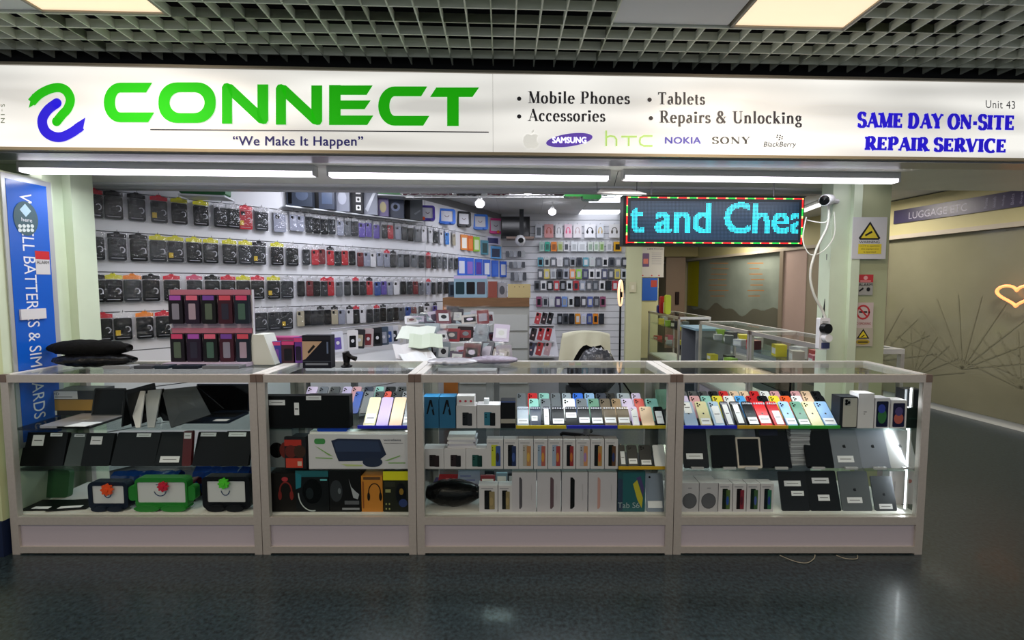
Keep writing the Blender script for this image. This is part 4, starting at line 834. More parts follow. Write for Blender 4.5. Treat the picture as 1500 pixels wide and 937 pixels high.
prow([(a, b, c, o_(tag=t, em=True, cam=i not in (3, 4, 5, 6, 7), style='holder' if i in (3, 4, 5, 6, 7) else '')) for i, (a, b, c, t) in enumerate(fr)], 588, YF + .055, lambda i, c, o: cn(c) + ' phone at the front of the right counter tray, ' + ORD[i] + ' from its left', 'front phones in the rightmost counter', zb=Z1 + .012)
mid = ['cfc0e8', 'd8a0a8', '8cc4bc', 'e0cf3c', 'e4e4e8', '4a9adc', 'b01a22', '15171b', 'e0cf3c', 'e0582c', 'e4e4e8', 'e0c0a4', '15171b']
prow([(1001 + 17.2 * i, 1016.5 + 17.2 * i, c, o_()) for i, c in enumerate(mid)], 579.5, YF + .15, lambda i, c, o: cn(c) + ' phone in the middle of the right counter tray, ' + ORD[i] + ' from its left', 'middle phones in the rightmost counter')
bk = ['3a3d42', '3a3d42', '3a3d42', '15171b', 'c81c22', 'e0c0a4', 'e0c0a4', 'c81c22', 'e4e4e8', 'd8a0a8', '15171b', 'd8a0a8', 'e0c0a4', '15171b']
prow([(1000 + 15.6 * i, 1014 + 15.6 * i, c, o_()) for i, c in enumerate(bk)], 572.5, YF + .24, lambda i, c, o: cn(c) + ' phone at the back of the right counter tray, ' + ORD[i] + ' from its left', 'back phones in the rightmost counter')
for (a, b, t, c, art, lb, yy) in [(1230, 1255.5, 581, '1a1c22', [('p', .18, .04, .98, .96, .006, M('b4b0a8', .35)), ('p', .25, .72, .6, .93, .004, M('8a8a88', .3)), ('o', .36, .87, .08, .05, BLACKG), ('o', .36, .78, .08, .05, BLACKG), ('o', .5, .82, .08, .05, BLACKG)], 'black phone box showing the back of a pale phone', 0),
        (1257, 1280, 576, 'd2ced2', [('r', .35, .4, .45, .42, TXT), ('r', .35, .46, .55, .48, TXT)], 'plain white phone box, tallest in the row of boxes', 0),
        (1281.5, 1303, 583, 'd0ccd4', [('p', .1, .04, .9, .9, .006, M('141a34', .2)), ('o', .5, .4, .3, .25, M('2e6a38', .3)), ('o', .45, .65, .25, .15, M('2c3c9c', .3))], 'white phone box with a blue and green screen printed on it', 0),
        (1305, 1328, 586, 'd4d0d4', [('p', .12, .04, .88, .9, .006, M('1c1c3c', .2)), ('o', .5, .35, .3, .2, M('b0584c', .3)), ('o', .5, .6, .25, .16, M('4a3c74', .3))], 'white phone box with a dark red screen printed on it', 0),
        (1329, 1350, 597, '12211c', [('r', .1, .45, .9, .5, M('1d3a30', .4))], 'dark green box at the right end of the top shelf', 0)]:
    carton(lb, a, b, t, Z1, YB + yy, .07, c, art, name='phone_box')
carton('dark cube box stacked behind the dark green box at the shelf end', 1325, 1350, 570, ZZ(597, YB + .02), YB + .03, .06, '2a2c30', [('r', .4, .1, .95, .9, M('16181c', .4))])
# middle shelf of tablets
TG = 'tablets leaning on the middle shelf'; ZM = Z2
T4 = [(1003, 1040, 626, '1f2126', [tag(.12, .22, .78, .36)], 'dark grey tablet back with a white tag, leftmost of the leaning tablets', 18, 0),
      (1044, 1082, 637, '0e0f12', [('screen', [('p', .03, .03, .97, .97, .004, BLACKG)], 0)], 'black tablet leaning between the dark grey and the white framed one', 14, 0),
      (1081, 1118, 640, 'c9bdb2', [('screen', [('r', .08, .08, .92, .94, BLACKG)], 0)], 'white framed tablet with a black screen', 14, 0),
      (1115, 1162, 626, '0c0d12', [('screen', [('p', .02, .02, .98, .98, .004, M('07080d', .12))], 0), ('sticker', [('r', .1, .8, .7, .94, M('23233a', .4))], .0005)], 'large black tablet left of the stack of clear cases', 20, 0),
      (1184, 1224, 627, '07080a', [('screen', [('p', .02, .02, .98, .98, .004, M('050608', .12))], 0)], 'black tablet right of the stack of clear cases', 18, 0),
      (1222, 1266, 626, '7c7f86', [('back_emblem', [('a', .5, .54, .022, M('15161a', .3))], 0), tag(.2, .14, .74, .3)], 'grey tablet back with a fruit emblem and white tag', 20, .5),
      (1265, 1308, 626, '8b8e98', [('back_emblem', [('a', .5, .54, .022, M('15161a', .3))], 0)], 'blue grey tablet back with a fruit emblem', 20, .5),
      (1307, 1346, 626, 'c4c4c4', [('back_emblem', [('a', .52, .55, .022, M('6a6a6c', .3))], 0)], 'bright silver tablet back with a fruit emblem at the right end', 20, .4)]
for a, b, t, c, ex, lb, le, me_ in T4: slab(lb, a, b, t, ZM, YF + .06, le, .007, c, ex, 'tablet', TG, metal=me_)
mb = None
for k, px in enumerate([1021, 1068, 1100, 1144, 1198, 1246, 1288, 1330]):
    MB().box(-.035, .035, -.01, 0, 0, .012, M('b8b8bc', .4)).build('tablet_stop', None, 'small pale stop clip at the foot of a tablet, %s from the left' % ORD[k], 'clip', 'stop clips under the leaning tablets', loc=(XX(px, YF + .05, Z2), YF + .05, Z2))
zc = Z2; hs = (Z1 - .012 - Z2) / 17
CLC = M('a8a8b0', .2, coat=.4)
for k in range(17):
    e = MB().rbox(-.055, .055, 0, .075, 0, hs * .86, .003, M(['b0b0b6', '97979d', 'bcbcc2'][k % 3], .2)).build('clear_case', None, 'flat clear case in the tall stack between black tablets, %s from the bottom' % ORD[k], 'case', 'tall stack of clear cases', loc=(XX(1172, YF + .1, .6) + random.uniform(-.004, .004), YF + .1, zc + k * hs), rot=(0, 0, random.uniform(-.1, .1)))
# bottom shelf
GR = M('4a4a50', .7)
for k, (a, b) in enumerate([(997, 1023.5), (1024.5, 1051.5)]):
    carton('pale box with a grey round speaker printed on it, %s of the two' % ('left' if k == 0 else 'right'), a, b, 707, Z0, YB, .1, 'b4b0b6', [('o', .5, .38, .4, .27, GR), ('o', .5, .38, .36, .24, M('55555c', .7)), ('r', .4, .8, .6, .84, M('8a888e', .5))], group='boxed round speakers', name='speaker_box')
for k, (a, b, c1, c2, c3) in enumerate([(1052.5, 1072.5, '16201a', '4a6030', '2a4a9a'), (1073.5, 1093, '150f14', '7a2030', '501828'), (1094, 1113, '12201c', '3c5a38', '4a5aa0'), (1114, 1133, '101820', '2c6a50', '2a3a8a')]):
    carton('white phone box with a dark phone printed on it, %s from the speaker boxes' % ORD[k], a, b, 708, Z0, YB, .06, WB, twophone(c1, c2, c3), group='white phone boxes beside the boxed speakers', name='phone_box')
T5 = [(1147, 1188, 690, '1b1d22', [tag(.18, .62, .78, .76), tag(.4, .38, .85, .52 - .02)], 'black tablet with two tags, leftmost leaning on the bottom shelf', 16, 0),
      (1189, 1234, 689, '14161a', [tag(.18, .68, .74, .82), tag(.3, .25, .68, .4)], 'large black tablet with two tags, second on the bottom shelf', 18, 0),
      (1236, 1280, 690, '64676a', [('back_emblem', [('a', .5, .54, .02, M('1b1c20', .3))], 0), tag(.2, .2, .7, .34)], 'grey tablet with a fruit emblem on the bottom shelf', 16, .4),
      (1284, 1316, 697, '505358', [('back_emblem', [('a', .5, .48, .018, M('222328', .3))], 0), tag(.2, .06, .8, .2)], 'small grey tablet with a fruit emblem on the bottom shelf', 16, .4)]
for a, b, t, c, ex, lb, le, me_ in T5: slab(lb, a, b, t, Z0, YF + .06, le, .007, c, ex, 'tablet', 'tablets leaning on the bottom shelf', metal=me_)
carton('white tablet box standing at the right end behind the small grey tablet', 1302, 1340, 690, Z0, YB + .09, .05, 'cfc8c8', [('o', .78, .7, .1, .06, M('c07a70', .5)), ('r', .2, .4, .24, .7, M('a8a4a8', .5))], name='tablet_box')
# cables hanging out under the rightmost counter
mb = MB(); mb.tube(smoothpts([PZ(1142, 813, .012), PZ(1165, 822, .004), PZ(1182, 824, .004), PZ(1192, 818, .004), PZ(1194, 812, .02)]), .0022, M('8c8878', .5)); mb.build('cable', None, 'thin pale cable looping out on the floor under the rightmost counter', 'cable')
mb = MB(); mb.tube(smoothpts([PZ(1225, 813, .012), PZ(1240, 818, .004), PZ(1255, 818, .004), PZ(1256, 813, .01)]), .0022, M('8c8878', .5)); mb.build('cable', None, 'short cable end on the floor, right of the looped cable', 'cable')
# ================================================================== LEFT SLATWALL: hanging packs
PC = {'k': ('0e1013', 'black'), 'd': ('2a2d31', 'charcoal'), 'g': ('5c6066', 'grey'), 'w': ('d0d0d4', 'white'), 'r': ('a81c28', 'red'), 'b': ('2c4a8c', 'blue'), 'v': ('5a4a9c', 'violet'), 's': ('8c90a0', 'silver'), 'c': ('b0a890', 'cream'), 'o': ('d87020', 'orange'), 'n': ('7cb82c', 'lime'), 'u': ('2c7cd0', 'bright blue'), 'm': ('6a1c24', 'maroon')}
HC = {'y': ('c8c41c', 'yellow'), 'r': ('c81c34', 'red'), 'w': ('d4d4d8', 'white'), 'k': ('1c1c20', 'black'), 'p': ('d05878', 'pink'), 'u': ('2c64c8', 'blue'), 'x': (None, 'clear'), 'o': ('e08020', 'orange')}
_pm = {}
def packmesh(kind, w, h, c):
    key = (kind, w, h, c)
    if key in _pm: return _pm[key]
    mb = MB()
    if kind == 'case':
        m = M(c, .3); mb.rbox(-w * .4, w * .4, -.006, .006, -h * .95, -h * .22, .012, m)
        mb.rbox(-w * .28, -w * .02, -.0085, -.006, -h * .42, -h * .27, .006, M('1a1b1e', .2))
    elif kind == 'case_art':
        q = w * .4; lt = M('b8bac2', .4)
        vs, fs = stroke2(ell(w * .2, -h * .6, w * .12, h * .09, 10, -90, 140), .006, False); mb.add([(a, -.0066, b) for a, b in vs], fs, lt)
        mb.add([(-q * .7, -.0066, -h * .88), (q * .7, -.0066, -h * .88), (q * .7, -.0066, -h * .865), (-q * .7, -.0066, -h * .865)], [(0, 1, 2, 3)], lt)
        if c: mb.add([(-q * .85, -.0068, -h * .8), (-q * .3, -.0068, -h * .8), (-q * .3, -.0068, -h * .62), (-q * .85, -.0068, -h * .62)], [(0, 1, 2, 3)], M(c, .4))
    elif kind == 'bag':
        n = 4; rnd = random.Random(hash((w, h)) % 1000); vs = []; fs = []
        for i in range(n + 1):
            for j in range(n + 2):
                ed = i in (0, n) or j in (0, n + 1)
                vs.append((-w / 2 + w * i / n, (0 if ed else -.015) + rnd.uniform(-.004, .004), -h + h * .97 * j / (n + 1)))
        for i in range(n):
            for j in range(n + 1): a = i * (n + 2) + j; fs.append((a, a + n + 2, a + n + 3, a + 1))
        mb.add(vs, fs, BAG)
    elif kind == 'header':
        m = M(c, .4) if c else M('b8b8bc', .3)
        mb.prism([(-w * .42, -h * .2), (w * .42, -h * .2), (w * .42, -h * .08), (w * .14, -h * .05), (w * .08, 0), (-w * .08, 0), (-w * .14, -h * .05), (-w * .42, -h * .08)], -.003, 0, m)
    elif kind == 'hook':
        mb.tube([(0, .09, -.004), (0, -.02, -.004), (0, -.028, .01)], .0022, M('8e8e92', .3, .8), 5)
    elif kind == 'box':
        mb.box(-w / 2, w / 2, -.012, .012, -h, -h * .1, M(c, .4)); mb.add([(-w * .35, -.0125, -h * .85), (w * .35, -.0125, -h * .85), (w * .35, -.0125, -h * .35), (-w * .35, -.0125, -h * .35)], [(0, 1, 2, 3)], M('2a2b2f', .3))
    _pm[key] = mb.mesh(); return _pm[key]
def pack(label, px, z, w, h, cc, hc, group, off=.05, art=None, detail=2):
    p, ang = onwall(px, off); p.z = z
    e = thing('phone_case_pack' if cc != 'c' else 'accessory_pack', label, 'phone case', p, (0, 0, ang + random.uniform(-.12, .12)), group)
    put('case', packmesh('case', w, h, PC[cc][0]), e)
    if detail > 1: put('printed_art', packmesh('case_art', w, h, art), e)
    put('bag', packmesh('bag', w, h, None), e)
    put('header_card', packmesh('header', w, h, HC[hc][0]), e); put('hook', packmesh('hook', w, h, None), e)
rowz = {0: 2.205, 1: 1.9, 2: 1.592, 3: 1.305}
near = {0: [(143, 'k', 'r'), (172, 'k', 'k'), (205, 'd', 'k'), (237, 'd', 'r'), (266, 'k', 'y'), (297, 'k', 'y'), (326, 'k', 'x'), (344, 'k', 'x'), (361, 'r', 'r'), (384, 'd', 'x'), (410, 's', 'x')],
        1: [(142, 'd', 'x'), (174, 'd', 'k'), (205, 'k', 'k'), (233, 'd', 'y'), (258, 'd', 'y'), (285, 'k', 'y'), (309, 'k', 'y'), (336, 'k', 'y'), (359, 'd', 'y'), (379, 'd', 'k'), (405, 'k', 'y'), (427, 'k', 'x')],
        2: [(139, 'k', 'k'), (165, 'k', 'y'), (193, 'd', 'o'), (220, 'k', 'k'), (250, 'k', 'r'), (283, 'd', 'p'), (309, 'k', 'k'), (332, 'k', 'r'), (354, 'k', 'y'), (375, 'k', 'r'), (398, 'k', 'y'), (418, 'd', 'x')],
        3: [(147, 'k', 'r'), (176, 'k', 'w'), (208, 'k', 'o'), (236, 'k', 'r'), (262, 'v', 'p'), (289, 'm', 'p'), (312, 'k', 'p'), (336, 'k', 'p'), (358, 'd', 'x'), (378, 'd', 'w'), (398, 'd', 'w'), (416, 'd', 'x')]}
far = {0: 'ssdkkdsgdvvvdrsdkgwwdwucco n', 1: 'drmrdrkmswssdgdgdmdgggdkwrs', 2: 'kmkdrgdkdrbvswkdmgsddkdgddkd', 3: 'ckddkcswkwddkdkgbmdwvd '}
rn = ['top', 'second', 'third', 'fourth']
for r in range(4):
    z = rowz[r]; k = 0
    for (px, c, hc) in near[r]:
        pack('%s phone case pack with %s header, %s from left in the %s wall row' % (PC[c][1], HC[hc][1], ORD[k], rn[r]), px, z, .128, .225, c, hc, 'large phone case packs on the left wall', art='c8a81c' if (k * 7 + r * 3) % 5 == 1 else None); k += 1
    x = near[r][-1][0] + 20; endx = {0: 668, 1: 668, 2: 650, 3: 640}[r]; i = 0; seq = far[r].replace(' ', '')
    while x < endx:
        c = seq[i % len(seq)]; hc = random.choice('xxxxwrk' if r else 'xxxxw')
        sz = SC(x)
        pack('%s phone case pack with %s header, %s from left in the %s wall row' % (PC[c][1], HC[hc][1], ordn(k), rn[r]), x, z - random.uniform(0, .012), .082, .2, c, hc, 'narrow phone case packs on the left wall', off=.05, detail=1)
        k += 1; i += 1; x += random.choice([.07, .075, .085, .065]) * sz
# far end of the left wall: blister boxes, blue headed packs
def wallbox(label, px, z, w, h, c, group, name='accessory_box', off=.04, cat='accessory', front=None, d=.02):
    p, ang = onwall(px, off); p.z = z; e = thing(name, label, cat, p, (0, 0, ang * .6), group)
    MB().box(-w / 2, w / 2, -d, d, -h, 0, M(c, .4)).build('box_body', e)
    artmesh([('r', .15, .12, .85, .8, M(front or '2a2c30', .3))], w, h, -d).build('printed_art', e, loc=(0, 0, -h))
    put('hook', packmesh('hook', .1, .2, None), e)
for k, (px, w, h, z, c, f, lb) in enumerate([(676, .1, .2, 2.17, 'd8863c', 'e8e4dc', 'orange boxed screen protector'), (685, .08, .2, 2.17, 'd86018', 'e08030', 'bright orange boxed accessory'), (694, .1, .2, 2.17, '8cc030', 'd8e0c0', 'lime green boxed accessory'), (706, .12, .2, 2.14, '4a8aa0', '2a4a50', 'teal boxed charger'), (722, .2, .18, 2.08, '5aa0e0', '2c3a5c', 'wide light blue boxed mouse'), (718, .26, .12, 2.22, 'c8c4e0', '3a3c6c', 'wide white and violet boxed charger')]):
    wallbox(lb + ' hanging near the far end of the left wall', px, z, w, h, c, None, front=f)
for k, px in enumerate([672, 684, 697, 709, 721, 733]):
    wallbox('blue headed white blister pack near the far end of the left wall, %s from left' % ORD[k], px, 1.87, .12, .24, '2c5ec8', 'blue headed packs at the far end of the left wall', name='blister_pack', front=['c8ccdc', '8a6ac0', '5c3a9c', 'd8dce8', '3c6cd0', 'd0d4e0'][k])
for k, px in enumerate([658, 672, 686, 700, 716, 730]):
    wallbox('clear pack low at the far end of the left wall, %s from left' % ORD[k], px, 1.55, .1, .2, ['3c4a58', '8cb0c8', '50505c', '7c3c30', 'b8bcc8', 'a8acb8'][k], 'packs low at the far end of the left wall', front=['1c2430', '2c4a60', 'b0b4bc', '2a1814', '70747c', '50545c'][k])
# top ledge of the left wall
def ledge(px0, px1, pt, z, col, label, art=(), d=.1, off=.13, name='carton', cat='box', rz=None, extra=()):
    p, ang = onwall((px0 + px1) / 2, off); x0 = (px0 - CX) * p.y / F; x1 = (px1 - CX) * p.y / F; h = ZZ(pt, p.y) - z
    e = thing(name, label, cat, (p.x, p.y, z), (0, 0, ang * .25 if rz is None else rz)); w = x1 - x0
    MB().box(-w / 2, w / 2, 0, d, 0, h, M(col, .4)).build('box_body', e)
    if art: artmesh(art, w, h, -.0004).build('printed_art', e)
    for nm, sh, t in extra: artmesh(sh, w, h, -.0004, t).build(nm, e)
    return e
ZL = 2.235
for k, (a, b) in enumerate([(415, 612)]):
    p0, an = onwall(a, .0); p1, _ = onwall(b, 0); L = (p1 - p0).length
    MB().box(0, L, -.13, 0, -.012, 0, M('c4c8cc', .3, .2)).build('wall_shelf', None, 'thin white ledge high on the left wall under the dark boxes', 'shelf', None, loc=(p0.x, p0.y, ZL - .004), rot=(0, 0, an))
for (a, b, t, c, lb, art) in [(418, 452, 268, '2c3442', 'dark blue boxed gadget on the high ledge, left of the taller boxes', [('r', .05, .1, .2, .95, BLACK), ('o', .6, .5, .25, .25, M('4a5468', .3))]), (456, 484, 268, '222c40', 'navy box on the high ledge with a black side', [('r', .0, .0, .25, 1, BLACK), ('r', .4, .2, .9, .7, M('3c4c68', .3))]),
        (486, 506, 270, '767a88', 'grey clear-fronted box on the high ledge', [('o', .5, .5, .3, .25, M('a0a4b4', .3))]), (508, 525, 272, '15161a', 'black box with three white squares on the high ledge', [('r', .45, .7, .85, .9, CARD), ('r', .45, .4, .85, .6, CARD), ('r', .45, .1, .85, .3, CARD), ('o', .65, .8, .1, .05, BLACK), ('o', .65, .5, .1, .05, BLACK), ('o', .65, .2, .1, .05, BLACK)]),
        (527, 546, 274, '8c90a0', 'silvery wrapped box on the high ledge beside the black box with squares', [('x', [(.1, .2), (.8, .9), (.9, .8), (.3, .1)], M('d0d4e0', .2))]), (547, 562, 290, '6a5c8a', 'small violet box on the high ledge', [('o', .5, .5, .3, .3, M('b0a060', .3))]),
        (563, 584, 292, '3c4458', 'blue grey boxed camera on the high ledge', [('o', .45, .6, .3, .25, M('7a86a8', .2)), ('o', .45, .6, .15, .13, BLACKG)]), (586, 611, 292, '484c52', 'large dark grey box at the end of the high ledge boxes', [('r', .0, .0, .3, 1, BLACK), ('x', [(.5, .3), (.6, .25), (.9, .45), (.85, .5)], M('70747c', .4))])]:
    ledge(a, b, t, ZL, c, lb, art)
for (a, b, t, c, lb) in [(268, 326, 262, '1c5c2c', 'green plastic packet sticking out of the high ledge'), (540, 588, 262, '1c7c2c', 'bright green packet above the high ledge boxes')]:
    p, an = onwall((a + b) / 2, .25); w = (b - a) / F * p.y; zt = ZZ(t, p.y); zb_ = ZZ(287, p.y)
    mb = MB().rbox(-w / 2, w / 2, -.06, .06, 0, .08, .025, M(c, .25, coat=.4)); mb.build('packet', None, lb, 'packet', loc=(p.x, p.y, zb_), rot=(0, 0, an * .3))
    MB().box(-w / 2, w / 2, -.08, .12, -.012, 0, M('c4c8cc', .3, .2)).build('shelf_bracket', None, 'small ledge under the ' + ('bright green' if a > 500 else 'dark green') + ' packet', 'shelf', loc=(p.x, p.y, zb_ - .002), rot=(0, 0, an * .3))
for (a, b, t, c, lb, fc) in [(611, 632, 300, '4c3a9c', 'violet toy-framed tablet high on the left wall, leftmost of five', 'd85020'), (635, 660, 305, '2c6cd0', 'blue toy-framed tablet high on the left wall, beside the violet one', None), (662, 683, 309, '15171b', 'black toy-framed tablet high on the left wall', None), (685, 708, 313, '2c74d8', 'blue toy-framed tablet high on the left wall, beside the pink one', None), (708, 731, 319, 'd83c8c', 'pink toy-framed tablet high on the left wall, rightmost of five', 'd8701c')]:
    p, an = onwall((a + b) / 2, .09); w = (b - a) / F * p.y; h = ZZ(t, p.y) - ZZ(t + 23, p.y)
    e = thing('toy_tablet', lb, 'tablet', (p.x, p.y, ZZ(t + 23, p.y)), (-.1, 0, an * .3), 'toy-framed tablets high on the left wall'); m = M(c, .4)
    o_a = rrect(-w / 2, w / 2, 0, h, .03, 4); o_b = rrect(-w * .34, w * .34, h * .17, h * .86, .006, 4); n = len(o_a)
    MB().add([(q[0], 0, q[1]) for q in o_a] + [(q[0], 0, q[1]) for q in o_b] + [(q[0], .04, q[1]) for q in o_a] + [(q[0], .01, q[1]) for q in o_b],
             [f for i in range(n) for j in [(i + 1) % n] for f in ((i, j, n + j, n + i), (i, 2 * n + i, 2 * n + j, j), (n + i, n + j, 3 * n + j, 3 * n + i))], m).build('bumper_frame', e)
    artmesh([('r', .16, .17, .84, .86, M('d0d0d8', .4)), ('c', .5, .6, .12, .12, 195, 345, .008, M('5c3c4c', .4))], w, h, .009).build('screen', e)
    mb = MB()
    for s_ in (-1, 1): mb = MB().prism(ell(s_ * w * .3, h * .08, w * .15, h * .08, 12), -.02, .03, m); mb.build('foot', e)
    if fc: MB().prism(ell(-w * .3 if a < 620 else w * .1, h * .1, .02, .02, 10), -.03, -.021, M(fc, .4)).build('stylus_flower', e)
# row of cases low in front of the wall (hanging on a bar)
bar0, bar1 = P(484, 482, 3.72), P(585, 472, 4.35)
MB().tube([bar0, bar1], .006, STEEL).build('hanging_bar', None, 'thin metal bar holding the low row of phone cases beside the slatwall', 'rail')
for k, (px, c, f) in enumerate([(493, 'c8ccdc', 'v'), (514, 'd0d0d4', 'k'), (525, '2c2c30', 'c'), (537, 'b0a4a8', 'm'), (549, '2a2c30', 'k'), (559, '3c4a5c', 's'), (567, 'a4a8b8', 'b'), (575, 'c0c0c8', 'd'), (582, 'c8c4c0', 'w')]):
    t = (px - 484) / 101; p = bar0.lerp(bar1, t); p.y -= .02; p.z -= .005
    e = thing('phone_case_pack', 'phone case pack on the low bar beside the slatwall, %s from left' % ORD[k], 'phone case', p, (0, random.uniform(-.12, .12), .5), 'phone case packs on the low bar')
    MB().rbox(-.045, .045, -.008, .008, -.19, -.02, .01, M(c, .35)).build('case', e)
    artmesh([('p', .2, .12, .8, .72, .006, M(PC[f][0], .3)), ('o', .5, .45, .15, .09, M('c8c8d0', .3))], .09, .17, -.0085).build('printed_art', e, loc=(0, 0, -.19))
# ================================================================== BACK SLATWALL
rows_b = [(366, None)]
def backitem(px0, px1, y0, y1, c, art, label, group, Y=6.93, name='accessory_pack', tilt=0):
    z0, z1 = ZZ(y1, Y), ZZ(y0, Y); x0, x1 = (px0 - CX) * Y / F, (px1 - CX) * Y / F; w, h = x1 - x0, z1 - z0
    e = thing(name, label, 'accessory', ((x0 + x1) / 2, Y, z0), (0, tilt, 0), group)
    MB().box(-w / 2, w / 2, -.015, .015, 0, h * .93, M(c, .4)).build('box_body', e)
    if art: artmesh(art, w, h, -.0155).build('printed_art', e)
    MB().tube([(0, .05, h * .97), (0, -.02, h * .97), (0, -.028, h)], .003, STEEL, 5).build('hook', e)
HP = lambda c: [('c', .5, .45, .25, .25, 0, 180, .012, M(c, .3)), ('o', .27, .4, .1, .13, M(c, .3)), ('o', .73, .4, .1, .13, M(c, .3))]
BLK = lambda c: [('r', .2, .15, .8, .7, M(c, .3))]
r1 = [(784, 794, 'c4c8d0', BLK('50545c'), 'clear'), (797, 810, 'c88c8c', HP('a85040'), 'red and orange'), (813, 823, 'd8d8dc', HP('9c9ca0'), 'white'), (826, 837, 'dcc0cc', HP('d84070'), 'pink and white'), (839, 851, 'd8d4d8', HP('b8a4a8'), 'pale'), (855, 871, 'e4e4e8', HP('1c1e24'), 'large white'), (873, 883, 'd8dce4', HP('c8a860'), 'white and gold'), (891, 906, 'e0dfe0', HP('5a544c'), 'white and brown')]
for k, (a, b, c, art, n) in enumerate(r1): backitem(a, b, 327, 348, c, art, n + ' headphone box in the top row of the back wall, %s from left' % ORD[k], 'top row of the back wall')
r2 = [(790, 797, 'a8c0b8', '7c9c94'), (798, 805, '2ca48c', '1c5c50'), (807, 815, 'd87818', '8c4a10'), (816, 824, 'b0b89c', '8ca050'), (825, 833, 'c8c8cc', '40444c'), (836, 845, 'd0d4d8', 'a8acb0'), (846, 858, 'd4d8dc', 'b8bcc0'), (860, 868, 'c4ccc4', '8ca090'), (869, 876, 'c8d0c8', '90a890'), (877, 884, 'bccbb0', '7ca05c'), (887, 896, 'd0d0d4', 'a8acb0'), (898, 909, 'd8a018', '302a1c')]
for k, (a, b, c, f) in enumerate(r2): backitem(a, b, 353, 368, c, BLK(f), 'small pack in the second row of the back wall, %s from left' % ORD[k], 'second row of the back wall')
rs = [(376, 390, 787, 919, 14, 'third', ['5c98a8', 'b8c0c0', '60646c', 'd0d0d4', '4a4e56', '8a8e96', '3c4048']), (393, 408, 787, 918, 14, 'fourth', ['50545c', 'c8b860', 'b8bcc0', '40444c', 'a0a4b0', 'd89060', '8cc050', '3c3e60', 'd4d4d8', 'd0d0d4', '50546c']), (410, 425, 782, 915, 14, 'fifth', ['4c5058', 'd0d0d4', '2a2c30', 'b03840', '1c1e22', 'c8ccd0', 'a82c34', '9098a8', '585c64']), (433, 449, 785, 888, 11, 'sixth', ['8c4c6c', '9c9ca4', 'b8bcc4', '3c2c5c', '6c8cc8', 'c8ccd0', '1c1c22', '3c3c48', '4c5c9c', '40404c']), (458, 474, 816, 886, 8, 'seventh', ['2a2c34', '3c4048', '1c1e22', 'd88c1c', 'c0c4dc', '3c4c8c', 'd8801c'])]
for (y0, y1, xa, xb, n, rname, cs) in rs:
    for k in range(n):
        a = xa + (xb - xa) * k / n; c = cs[k % len(cs)]
        backitem(a + .5, a + (xb - xa) / n - 1, y0, y1, c, BLK(['1c1e22', 'c8c8cc', '8a8e96', '30343c', 'b8b8bc'][(k * 3 + len(rname)) % 5]), '%s pack in the %s row of the back wall, %s from left' % ('light' if c[0] in 'bcd' else 'dark' if c[0] in '1234' else 'coloured', rname, ORD[k]), rname + ' row of the back wall')
for (a, b, y0, y1, n, nm) in [(741, 770, 367, 376, 5, 'upper'), (746, 770, 383, 392, 4, 'middle'), (748, 772, 398, 411, 4, 'lower')]:
    for k in range(n):
        q = a + (b - a) * k / n; backitem(q, q + (b - a) / n - 1, y0, y1, ['50545c', '8a8e96', 'a8acb4', '3c4048', 'b8bcc0'][k], None, 'small cable pack under the wall screen, %s group, %s from left' % (nm, ORD[k]), 'small cable packs under the wall screen', Y=6.9)
for k, (px, y, z_, c) in enumerate([(786, 466, 6.4, 'red'), (795, 466, 6.4, 'dark'), (804, 466, 6.4, 'black'), (779, 490, 5.9, 'dark'), (790, 490, 5.9, 'red'), (801, 490, 5.9, 'red'), (776, 512, 5.6, 'navy'), (788, 512, 5.6, 'red'), (800, 512, 5.6, 'pink'), (768, 497, 5.9, 'grey'), (764, 517, 5.6, 'pale')]):
    cc = {'red': '9c1824', 'dark': '2c2024', 'black': '17181c', 'navy': '1c2444', 'pink': 'b09098', 'grey': '4c5058', 'pale': 'a8a4a8'}[c]
    p = P(px, y + 8, z_); e = thing('phone_case', c + ' phone case on the sloping rack before the back wall, %s of eleven' % ORD[k], 'phone case', p, (-.25, .25, 0), 'phone cases on the sloping rack')
    MB().rbox(-.038, .038, 0, .012, 0, .165, .012, M(cc, .35)).build('case', e)
    artmesh([('p', .1, .7, .5, .94, .005, BLACKG), ('o', .5, .4, .15, .08, M('c8a8a8', .4))], .076, .165, -.0005).build('camera_window', e)
mb = MB()
for k, (y, z_) in enumerate([(475, 6.42), (499, 5.92), (521, 5.62)]):
    a, b = P(756, y, z_), P(812, y, z_); mb.box(a.x, b.x, a.y - .02, a.y + .1, a.z - .02, a.z - .005, M('b8b8bc', .4))
    MBp = mb
a = P(756, 521, 5.62); b = P(812, 475, 6.45); 
mb.add([(a.x, 5.64, 0), (b.x, 5.64, 0), (b.x, 6.5, 0), (a.x, 6.5, 0), (a.x, 5.68, a.z - .02), (b.x, 5.68, a.z - .02), (b.x, 6.5, b.z - .02), (a.x, 6.5, b.z - .02)], [(0, 1, 5, 4), (4, 5, 6, 7), (0, 4, 7, 3), (1, 2, 6, 5), (2, 3, 7, 6)], M('a8a8ae', .5))
mb.build('sloping_rack', None, 'sloping grey rack of phone cases in front of the back wall', 'rack')
